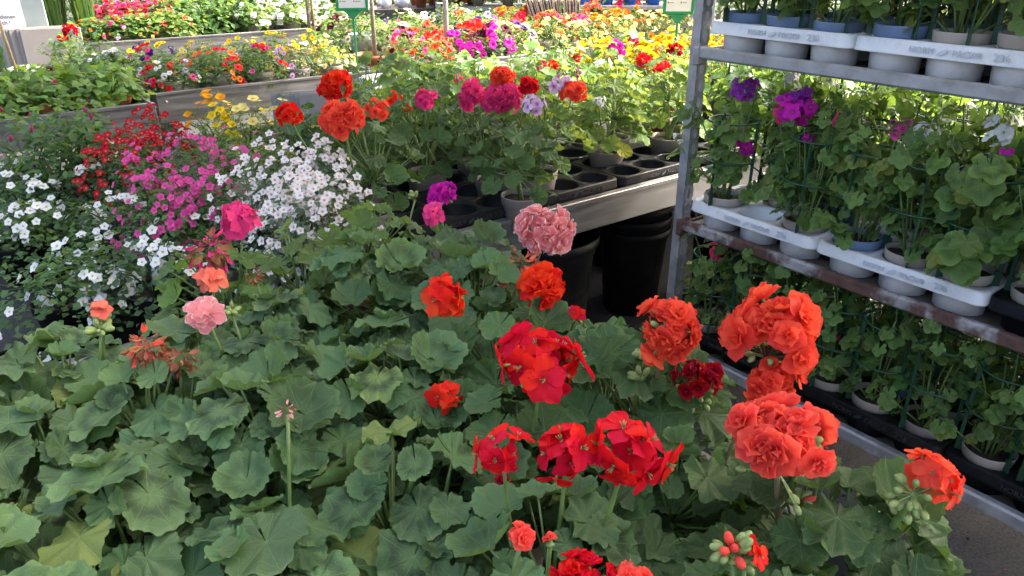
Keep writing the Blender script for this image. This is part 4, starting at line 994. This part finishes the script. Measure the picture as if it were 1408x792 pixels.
for px, py, z, wpx, col, n in ((985, 345, .52, 26, 'hotpink', 6), (1043, 355, .5, 18, 'hotpink', 4), (1030, 420, .45, 14, 'pink', 3), (1150, 465, .45, 12, 'hotpink', 3)):
    p = at(px, py, z); k = project(p)[2]; flower_head(tnear(p, 'low'), p, wpx / 2 * k / FPX, col, 'single', n, axis=(-.4, -.5, .7), cap=85, fs=.8, seed=px)
# supported plants on the bench behind the trolley
for i in range(7):
    for j in range(2):
        ivyg('ivy geranium in a pot with green support on the bench behind the trolley', 3.1 + i * .26, 1.99 + j * .25, MZ, rng.randrange(3), U(0, 6), 'beige', False, bool(i % 2), True, 1., 'supported plants on the bench behind the trolley')

# ================================================================ BACKGROUND BENCHES
def onrow(px, y, z=.9):
    "x on a row at depth y in the column of that pixel"
    a = Vector((0, y, z))
    lo, hi = -3., 14.
    for _ in range(40):
        m = (lo + hi) / 2
        if project((m, y, z))[0] < px: lo = m
        else: hi = m
    return lo
Z2 = .641
# ivy bench
for i in range(10):
    for j in range(2):
        bedding('ivy', 'light green ivy trailing over the rail of the slab bench', -.75 + i * .172 + U(-.03, .03), 4.72 + j * .24 + U(-.03, .03), Z2, (), 0, group='ivy along the slab bench rail', var=i % 3, cat='ivy', tall=1.2, potm='terra', s=1.)
for px, y, sp, cols, n, lab, kw in (
    (60, 5.15, 'petunia', ('wine',), 9, 'near-black petunia among the ivy', dict(fr=.02)), (25, 5.2, 'petunia', ('hotpink', 'pink'), 5, 'small pink petunia by the pebbled stone', dict(fr=.014)),
    (110, 5.05, 'petunia', ('lilac',), 6, 'lilac pink petunia on the slab bench', dict(fr=.026)), (100, 4.8, 'petunia', ('hotpink',), 3, 'green plant with single rose bloom in the ivy', dict(fr=.02)),
    (125, 5.3, 'begonia', ('white',), 14, 'white flowering plant beside the lilac petunia', dict(fr=.02)), (155, 5.35, 'begonia', ('white',), 16, 'white double flower balls at the end of the slab bench', dict(fr=.026)),
    (160, 5.05, 'petunia', ('lilac', 'white'), 5, 'pale trailing plant near the bench gap', dict(fr=.016)), (85, 5.5, 'fuchsia', (), 0, 'twiggy green plant in front of the slabs', dict(cat='plant')), (135, 5.7, 'fuchsia', (), 0, 'dark twiggy plant beside the stone slabs', dict(cat='plant', mat='f_dark')),
    (40, 5.45, 'ivy', (), 0, 'ivy behind the near-black petunia', dict(cat='ivy')), (5, 5.3, 'ivy', (), 0, 'ivy at the foot of the bamboo canes', dict(cat='ivy')), (180, 5.6, 'petunia', ('yellow',), 6, 'yellow petunia at the corner of the petunia bench', dict(fr=.02))):
    bedding(sp, lab, onrow(px, y), y, Z2, cols, n, **kw)
x = onrow(100, 5.85); t = zonal('dark red geranium before the stone slabs', x, 5.85, Z2, 1, 1., 'zonal_d', 'terra', True, .9, None, False)
flower_head(t, (x, 5.83, 1.0), .055, 'deepred', n=14, sub=False); flower_head(t, (x - .05, 5.82, .96), .04, 'red', n=9, sub=False)
# stone slabs on edge
def slabs(label, x, y, z, w_, h, n, rz, mat, lean=.12):
    t = thing('slab_stack', label, 'slab stack', (x, y, z), rz)
    for k in range(n):
        sl = part('slab', bbox(-w_ / 2, w_ / 2, -.011, .011, 0, h * (1 + .02 * (k % 2)), .002), M[mat], t, loc=(-.035 * k + (.012 if k % 2 else 0), .028 * k, 0)); sl.rotation_euler = (-lean, 0, .05 * k)
    return t
slabs('stack of beige stone slabs on edge at the back of the ivy bench', onrow(74, 6.45, .85), 6.45, Z2, .38, .33, 5, R(-14), 'slab')
slabs('grey slabs leaning on edge behind the scarlet geraniums', onrow(446, 3.7, .8), 3.5, .651, .42, .21, 5, R(-30), 'slabg', .45)
st = thing('pebbled_stone', 'rounded pebbled grey stone on the ivy bench', 'stone', (onrow(32, 5.75, .8), 5.75, Z2))
tb = ball(.13, .75, 18, 10); tb = T(tb.V * np.array([1.25, .8, 1]) + np.array([0, 0, .09]), tb.F); part('body', tb, M['stone'], st, True)
# notice board with white paper
xb = onrow(62, 6.75, 1.2); nb = thing('notice_board', 'grey-green board with a white printed notice behind the slabs', 'notice board', (xb - .45, 6.75, Z2), R(-16))
part('panel', bbox(-.42, .42, 0, .02, 0, .95, .003), M['board'], nb)
part('paper', box(-.40, .28, -.004, -.002, .295, .93), M['paper'], nb)
for k, (s_, z, dx) in enumerate((('Bitte bedienen', .392, .225), ('Sie sich !', .352, .185))):
    tt = text_t(s_, .036, .0004); w0 = tt.V[:, 0].max(); part('lettering', T(tt.V - np.array([w0, 0, 0]), tt.F), M['ink'], nb, mat4=Matrix.Translation((dx, -.0052, z)) @ Matrix.Rotation(R(90), 4, 'X'))
# bamboo-caned climber at the left edge
xc = onrow(8, 5.05, .9); cl = thing('climbing_vine', 'climbing vine with heart-shaped leaves on bamboo canes', 'vine', (xc, 5.05, Z2)); pot(cl, 'terra', .09, .14)
for dx, dx2 in ((-.05, .0), (.06, .02), (0, -.03)): part('cane', tube([(dx, 0, .05), (dx2 - .02, 0, .95)], .008, 7), M['bamboo'], cl, True)
vn = []; q = random.Random(5); HL = mesh('leaf', radial_leaf(31, 3, 24, .1, 0, .1, .03, .02, 1., .7, .3), M['heart']); path = []
for a0, b0, c0 in (((0, 0, .1), (-.1, .05, .7), (.02, 0, .88)), ((.0, 0, .86), (.2, -.04, .95), (.46, -.05, .72)), ((0, 0, .9), (-.1, -.1, .9), (-.15, -.2, .7))):
    pp = bez(a0, b0, c0, 8); vn.append(tube(pp, .003, 5)); path += pp
part('stem', join(vn), M['stemr'], cl, True)
for p in path + path[2:9]:
    pos = Vector(p) + Vector((q.uniform(-.05, .05), q.uniform(-.08, .02), q.uniform(-.06, .04))); obj('leaf', HL, cl, mat4=frame((q.uniform(-.5, .3), -1, q.uniform(0, .8)), (q.uniform(-.5, .5), 0, -1), pos, q.uniform(.035, .06)))

# petunia bench
mixes = [('petunia', ('violet', 'hotpink', 'red', 'yellow'), 'f_mid', 'violet, red and yellow petunia', .02), ('petunia', ('red', 'tangerine'), 'f_mid', 'red petunia', .02), ('petunia', ('yellow', 'yellow', 'paleyel'), 'f_light', 'yellow petunia', .018),
         ('petunia', ('white', 'paleblue', 'pink', 'red'), 'f_mid', 'white, red and pale violet petunia', .018), ('calibra', ('lilac', 'white', 'lilac'), 'f_grey', 'pale lilac trailing calibrachoa', .018), ('calibra', ('paleyel', 'paleyel'), 'f_light', 'creamy yellow calibrachoa', .016),
         ('calibra', ('hotpink', 'pink', 'wine'), 'f_light', 'pink and wine calibrachoa', .016), ('petunia', ('coral', 'orred'), 'f_light', 'coral red petunia', .024), ('petunia', ('magenta', 'wine'), 'f_mid', 'dark magenta petunia', .028), ('petunia', ('orred', 'red'), 'f_light', 'large red petunia', .034),
         ('petunia', ('cream', 'cream', 'violet'), 'f_light', 'cream petunia with dark throats', .026), ('petunia', ('purple', 'paleblue'), 'f_grey', 'purple petunia', .026), ('marigold', ('tangerine', 'ochre'), 'f_mid', 'orange marigold', .024), ('begonia', ('salmon', 'hotpink', 'coral'), 'f_mid', 'salmon pink bedding plant', .026)]
def pick(px, row):
    if px < 260: return (3, 0, 2, 1, 0, 2)[row]
    if px < 330: return (1, 2, 0, 1, 1, 6)[row]
    if px < 385: return (3, 2, 1, 1, 0, 6)[row]
    if px < 430: return (4, 2, 5, 1, 8, 6)[row]
    if px < 500: return (5, 5, 2, 5, 8, 10)[row]
    if px < 560: return (6, 5, 10, 5, 6, 10)[row]
    if px < 620: return (7, 7, 7, 10, 10, 10)[row]
    if px < 680: return (8, 9, 10, 11, 9, 10)[row]
    if px < 740: return (10, 5, 9, 9, 12, 12)[row]
    if px < 815: return (5, 13, 13, 12, 12, 12)[row]
    return (5, 12, 13, 12, 12, 2)[row]
RESERVED = [(onrow(424, 5.6, .8), 5.6), (onrow(515, 5.25, .8), 5.25), (onrow(500, 5.55, .8), 5.5)]
for a in range(19):
    for b in range(6):
        x, y = 1.16 + a * .265 + U(-.03, .03), 4.93 + b * .255 + U(-.03, .03)
        if any((x - rx) ** 2 + (y - ry) ** 2 < .05 for rx, ry in RESERVED): continue
        px, py, _ = project((x, y, .9))
        if (x < 2.5 and b > 1) or 2.38 < x < 2.54: continue
        if px > 1000 or py < -45: continue
        sp, cols, mt, wd, fr_ = mixes[pick(px, b)]
        bedding(sp, wd + ' on the petunia bench behind the white rail', x, y, Z2, cols, 34 if b < 2 else 16, clump=3, group=wd + ' plants on the petunia bench', mat=mt, fr=fr_ * (.8 if x < 2.5 else 1), var=a % 2, s=U(1.1, 1.35), up=.2, cat='petunia' if sp in ('petunia',) else 'flower')
# white boxes that close the aisle end of that bench
for i, (px, w_) in enumerate(((545, .5), (655, .5), (735, .34))):
    x = onrow(px, 4.5, .7); bx_ = thing('planter_box', ('white planter box against the petunia bench, at its coral blooms', 'white planter box against the petunia bench, at its magenta blooms', 'small white planter box at the corner of the petunia bench')[i], 'planter', (x, 4.5, .5))
    part('box', join([bbox(-w_ / 2, w_ / 2, -.1, -.09, 0, .24, .002), bbox(-w_ / 2, w_ / 2, .09, .1, 0, .24, .002), bbox(-w_ / 2, -w_ / 2 + .01, -.088, .088, 0, .239, .002), bbox(w_ / 2 - .01, w_ / 2, -.088, .088, 0, .239, .002), box(-w_ / 2 + .011, w_ / 2 - .011, -.088, .088, .005, .015)]), M['greypot'], bx_)
    part('soil', box(-w_ / 2 + .012, w_ / 2 - .012, -.087, .087, .016, .2), M['soil'], bx_)
    part('stand', join([bbox(-w_ / 2 + .03, -w_ / 2 + .06, -.08, .08, -.5, -.001, .002), bbox(w_ / 2 - .06, w_ / 2 - .03, -.08, .08, -.5, -.001, .002)]), M['galv'], bx_)
# standard trees in terracotta bowls
def standard(label, px, y, twin, crown_mat):
    x = onrow(px, y, .8); t = thing('standard_tree', label, 'tree', (x, y, Z2))
    b = part('bowl', lathe([(.001, .0), (.1, 0), (.15, .09), (.16, .1), (.165, .13), (.15, .13), (.14, .1)], 24), M['terra'], t, True); part('soil', disc(.145, .105, 20), M['soil'], b)
    part('trunk', tube([(0, 0, .1), (.006, .004, .5), (-.004, 0, 1.0), (0, 0, 1.45)], [.017, .015, .014, .012], 8), M['bark'], t, True)
    if twin: part('cane', tube([(.035, -.01, .1), (.03, -.008, 1.4)], .009, 7), M['bamboo'], t, True)
    c = obj('crown', mesh('crown', foliage_t(900 + px, 700, .34, .34, .05, 'ovate', 1.55, .9, .2, .3), M[crown_mat]), t); return t
standard('twin-stemmed standard tree in a terracotta bowl', 428, 5.75, True, 'f_mid')
standard('standard tree in a terracotta bowl beside the price sign', 515, 5.25, False, 'f_mid')
bedding('petunia', 'cream petunia in a pale grey pot on the terracotta bowl rim', onrow(496, 5.55, .9), 5.55, Z2 + .07, ('cream',), 10, potm='greypot', s=1.5, cat='petunia')
bedding('petunia', 'cream petunia in a pale grey pot by the canopy pole', onrow(622, 5.5, .9), 5.5, Z2 + .1, ('cream',), 12, potm='greypot', s=1.4, cat='petunia')
def sign(label, px, py, y, w_, h, rz, stake=True, zb=Z2):
    x = onrow(px, y, 1.2); z = 0; lo, hi = .6, 2.
    for _ in range(30):
        m = (lo + hi) / 2
        if project((x, y, m))[1] > py: lo = m
        else: hi = m
    t = thing('price_sign', label, 'sign', (x, y, zb), rz); b = lo - zb
    fr_ = part('frame', join([bbox(-w_ / 2, w_ / 2, -.006, .006, b, b + .02, .003), bbox(-w_ / 2, w_ / 2, -.006, .006, b + h - .02, b + h, .003), bbox(-w_ / 2, -w_ / 2 + .02, -.0055, .0055, b + .019, b + h - .019, .002), bbox(w_ / 2 - .02, w_ / 2, -.0055, .0055, b + .019, b + h - .019, .002)]), M['signgreen'], t)
    sh = part('sheet', box(-w_ / 2 + .018, w_ / 2 - .018, -.002, .002, b + .018, b + h - .018), M['paper'], t); q = random.Random(px)
    ts, tr_ = [], []
    for c in (0, 1):
        for k in range(8):
            x0 = -w_ / 2 + .03 + c * (w_ / 2 - .02); zz = b + h - .04 - k * (h - .06) / 8.5
            ts.append(box(x0 + .012, x0 + .012 + q.uniform(.4, .8) * (w_ / 2 - .06), -.0034, -.0026, zz, zz + .005)); tr_.append(box(x0, x0 + .007, -.0034, -.0026, zz - .002, zz + .008))
    part('print', join(ts), M['board'], sh); part('print', join(tr_), M['inkred'], sh)
    if stake: part('stake', join([bbox(-.008, .008, -.004, .004, -.02, b - .045, .001), T([(-.06, -.004, b), (.06, -.004, b), (.01, -.004, b - .05), (-.01, -.004, b - .05), (-.06, .004, b), (.06, .004, b), (.01, .004, b - .05), (-.01, .004, b - .05)], [(0, 3, 2, 1), (4, 5, 6, 7), (0, 4, 7, 3), (1, 2, 6, 5), (3, 7, 6, 2)])]), M['signgreen'], t)
    return t
sign('green framed price sign on a stake beside the standard tree', 483, 15, 5.0, .22, .28, R(-30))
sign('green framed price sign beyond the marigolds', 934, 20, 3.4, .2, .34, R(-38), True, .66)

# rear bench of begonias
Z1 = .661
for px, y, sp, cols, n, mt, kw, lab in [
    *[(118 + i * 14, 7.5, 'begonia', ('orred', 'tangerine'), 8, 'f_mid', dict(s=1., fr=.02), 'low orange red begonia at the begonia bench rail') for i in range(2)],
    *[(150 + i * 15, 7.48, 'begonia', ('pink', 'lilac'), 12, 'f_mid', dict(s=1.05, fr=.022), 'low pink begonia at the begonia bench rail') for i in range(2)],
    *[(182 + i * 15, 7.48, 'begonia', ('salmon', 'paleyel'), 7, 'f_light', dict(s=1.15, fr=.018), 'lime leaved begonia with sparse pale blooms') for i in range(5)],
    *[(145 + i * 17, 7.82 + (i % 2) * .2, 'begonia', ('red', 'hotpink', 'hotpink'), 34, 'f_red', dict(s=1.35, fr=.024), 'bronze leaved begonia thick with red blooms') for i in range(6)],
    *[(222 + i * 19, 7.7 + (i % 2) * .25, 'shrub', (), 0, 'f_mid', dict(s=1.0, cat='shrub'), 'glossy leafy shrub between begonias and white geraniums') for i in range(7)],
    *[(140 + i * 20, 8.45, 'shrub', (), 0, 'f_cream' if i % 2 else 'f_dark', dict(s=1.05, cat='shrub'), 'cream variegated shrub behind the red begonias' if i % 2 else 'dark shrub behind the red begonias') for i in range(6)],
    *[(345 + i * 18, 7.6 + (i % 3) * .25, 'begonia', ('white',), 20, 'f_light', dict(s=1.2, fr=.03), 'white flowering geranium on the begonia bench') for i in range(7)],
    *[(300 + i * 22, 8.4, 'shrub', (), 0, 'f_dark', dict(s=1.1, cat='shrub'), 'dark leafy shrub behind the white geraniums') for i in range(9)]]:
    bedding(sp, lab, onrow(px, y, .9), y, Z1, cols, n, mat=mt, group=lab, **kw)
# grasses in pots
GR = []
for s_ in (1, 2):
    q = random.Random(s_); ts = []
    for k in range(260):
        a = q.uniform(0, 6.28); o = out_dir(a); l = q.uniform(.3, .5); r0 = q.uniform(0, .06); sp_ = q.uniform(.02, .14); wv = .004
        b0 = o * r0 + Vector((0, 0, .13)); b1 = b0 + o * sp_ * .3 + Vector((0, 0, l * .6)); b2 = b0 + o * sp_ + Vector((0, 0, l)); n_ = Vector((-o.y, o.x, 0)) * wv
        ts.append(T([tuple(b0 - n_), tuple(b0 + n_), tuple(b1 - n_), tuple(b1 + n_), tuple(b2)], [(0, 1, 3, 2), (2, 3, 4)]))
    GR.append(mesh('foliage', join(ts), M['f_mid']))
for px, y, pm2, lab in ((78, 7.75, 'terra', 'tall grass in a terracotta pot behind the slabs'), (116, 7.7, 'beige', 'tall grass in a beige pot beside the begonias')):
    t = thing('potted_grass', lab, 'grass', (onrow(px, y, .9), y, Z1), 0, None, 1.25); pot(t, pm2, .1, .15); tag(obj('foliage', GR[px % 2], t), kind='stuff')

# ================================================================ FAR STALLS
def table(label, x, y, w_, d, z, rz, mat='darkwood'):
    t = thing('display_table', label, 'table', (x, y, 0), rz)
    part('tabletop', bbox(-w_ / 2, w_ / 2, -d / 2, d / 2, z - .05, z, .004), M[mat], t)
    for sx in (-1, 1):
        for sy in (-1, 1): part('leg', bbox(sx * (w_ / 2 - .06) - .03, sx * (w_ / 2 - .06) + .03, sy * (d / 2 - .06) - .03, sy * (d / 2 - .06) + .03, 0, z - .051, .003), M[mat], t)
    part('lower_shelf', bbox(-w_ / 2 + .1, w_ / 2 - .1, -d / 2 + .1, d / 2 - .1, .35, .38, .003), M[mat], t)
    return t
tx, ty, tz = onrow(566, 7.6, .85), 7.6, .88
table('dark wooden table of glassware and terracotta pots', tx, ty, 1.5, .6, tz, R(-20))
q = random.Random(3); rot = Matrix.Rotation(R(-20), 3, 'Z')
for k in range(16):
    p = rot @ Vector((-.68 + (k % 8) * .19, (-.15, .13)[k // 8] + q.uniform(-.03, .03), 0)); x, y = tx + p.x, ty + p.y
    if k % 8 > 3:
        t = thing('terracotta_pot', 'small terracotta pot on the dark wooden table', 'pot', (x, y, tz), 0, 'terracotta pots on the table'); part('body', lathe([(.001, .004), (.05, 0), (.066, .1), (.074, .1), (.074, .13), (.066, .13), (.06, .1)], 16), M['terra'], t, True); part('soil', disc(.062, .11, 14), M['soil'], t)
    else:
        t = thing('glass_vase', 'pale glass vase on the dark wooden table', 'vase', (x, y, tz), 0, 'glass vases on the table', U(.9, 1.3)); part('body', lathe([(.001, .004), (.05, 0), (.068, .06), (.05, .11), (.034, .13), (.044, .16), (.038, .16), (.03, .13)], 16), M['glass'], t, True); part('neck_band', lathe([(.035, .122), (.038, .128), (.035, .134)], 16), M['galv'], t, True)
def rack(label, x, y, rz, levels, w_=1.3, d=.5, h=1.75):
    t = thing('plant_rack', label, 'rack', (x, y, 0), rz)
    for sx in (-1, 1):
        for sy in (-1, 1): part('post', bbox(sx * w_ / 2 - .02, sx * w_ / 2 + .02, sy * d / 2 - .02, sy * d / 2 + .02, 0, h, .003), M['galv'], t)
    for z in levels: part('shelf', bbox(-w_ / 2 + .021, w_ / 2 - .021, -d / 2, d / 2, z - .04, z, .004), M['galv'], t)
    return t
rack('low metal rack of supported geraniums behind the tall trolley', 3.2, 1.02, R(90), (.25, .72), 1.35, .56, 1.15)  # put here to keep low sun off the floor by the buckets
for i in range(6):
    for j in range(3): ivyg('ivy geranium with green support on the low rack behind the trolley', 2.99 + j * .2, .45 + i * .23, .721, rng.randrange(3), U(0, 6), 'beige', False, bool(i % 2), True, 1., 'supported plants on the low rack')
rx, ry = onrow(880, 5.4, .9), 5.4; rack('grey metal rack holding blue pots', rx, ry, R(-42), (.25, .6, .98))
rot = Matrix.Rotation(R(-42), 3, 'Z')
for k in range(12):
    p = rot @ Vector((-.55 + (k % 6) * .22, -.12 if k < 6 else .12, 0))
    t = thing('potted_herb', 'herb in a bright blue pot on the metal rack', 'potted plant', (rx + p.x, ry + p.y, .981), U(0, 6), 'herbs in blue pots'); pot(t, 'vivid', .075, .13); tag(obj('foliage', fol_mesh(('herb', k % 2), 'f_mid', n=120, rad=.09, h=.22, L=.05, leaf='ovate', stems=5), t), kind='stuff')
for k in range(5):
    p = rot @ Vector((-.5 + k * .24, -.1, 0)); t = thing('carton', 'printed white and red carton on the rack shelf below the blue pots', 'box', (rx + p.x, ry + p.y, .601), R(-42), 'cartons on the rack'); part('body', bbox(-.09, .09, -.08, .08, 0, .24, .003), M['paper' if k % 2 else 'card'], t); part('print', box(-.07, .07, -.0815, -.0805, .05, .12), M['inkred' if k % 2 else 'ink'], t)
# tied stack of paper sheets
px_, py_ = onrow(768, 5.6, .98), 5.6; table('small dark table under the paper bundle', px_, py_, .7, .5, .86, R(-35))
ps = thing('paper_bundle', 'leaning bundle of brown paper sheets', 'paper bundle', (px_, py_, .861), R(-35))
for k in range(26): sl = part('sheet', box(-.004, .004, -.15, .15, 0, .2 + .012 * math.sin(k * 1.7)), M['card'], ps, loc=(-.24 + k * .0165, .01 * math.sin(k), 0)); sl.rotation_euler = (0, R(-20 + k * .8), .03 * math.sin(k * 2.3))
rack('grey metal rack of dark hanging plants behind the paper bundle', onrow(700, 6.9, .9), 6.9, R(-38), (.5, .9), 1.5)
for k in range(10):
    rot = Matrix.Rotation(R(-38), 3, 'Z'); p = rot @ Vector((-.65 + k % 5 * .32, -.12 + .24 * (k // 5), 0)); bedding('shrub', 'dark leafy plant on the rear metal rack', onrow(700, 6.9, .9) + p.x, 6.9 + p.y, .901, (), 0, mat='f_dark', group='dark plants on the rear rack', s=1.1, cat='shrub')
# wooden fence and hedge close the view
fx, fy = onrow(590, 9.6, 1.), 9.6; fe = thing('wooden_fence', 'brown wooden board fence behind the table', 'fence', (fx, fy, 0), R(-25))
for k in range(14): part('board', bbox(-1.25 + k * .18, -1.08 + k * .18, -.012 + .002 * (k % 3), .012 + .002 * (k % 3), .05, 1.75 + .01 * (k % 2), .003), M['wood'], fe)
for z in (.4, 1.4): part('rail', bbox(-1.25, 1.27, .0165, .05, z, z + .09, .003), M['wood'], fe)
HB = [mesh('crown', foliage_t(700 + s_, 1500, .75, 1.5, .09, 'ovate', .15, .1, .3, .55, 10), M['f_dark']) for s_ in (1, 2)]
for k in range(24):
    a = R(-8 + k * 4.6); d = 11.2 + .8 * math.sin(k * 2.1); t = thing('hedge_bush', 'tall dark green bush in the hedge behind the market', 'bush', (d * math.sin(a), d * math.cos(a), 0), U(0, 6), 'bushes of the rear hedge', U(.95, 1.15))
    tag(obj('crown', HB[k % 2], t), kind='stuff'); part('trunk', tube([(0, 0, 0), (.03, .02, .7)], [.06, .03], 7), M['bark'], t, True)

# fallen petals and leaves on the asphalt and under the benches
q = random.Random(77); ts = []
for k in range(420):
    x, y = q.uniform(.7, 2.6), q.uniform(-.2, 1.85); m = frame((q.gauss(0, .25), q.gauss(0, .25), 1), (q.uniform(-1, 1), q.uniform(-1, 1), 0), (x, y, .004), q.uniform(.006, .016))
    ts.append(petal_t(1, .8, .3, .2, 2, 2).moved(m, 0 if q.random() < .25 else (1 if q.random() < .6 else 2)))
tag(obj('fallen_petals', mesh('fallen_petals', join(ts), [P['red'], M['dry'], M['soil']])), 'fallen petals and dry leaf bits strewn on the asphalt', 'litter', kind='stuff')
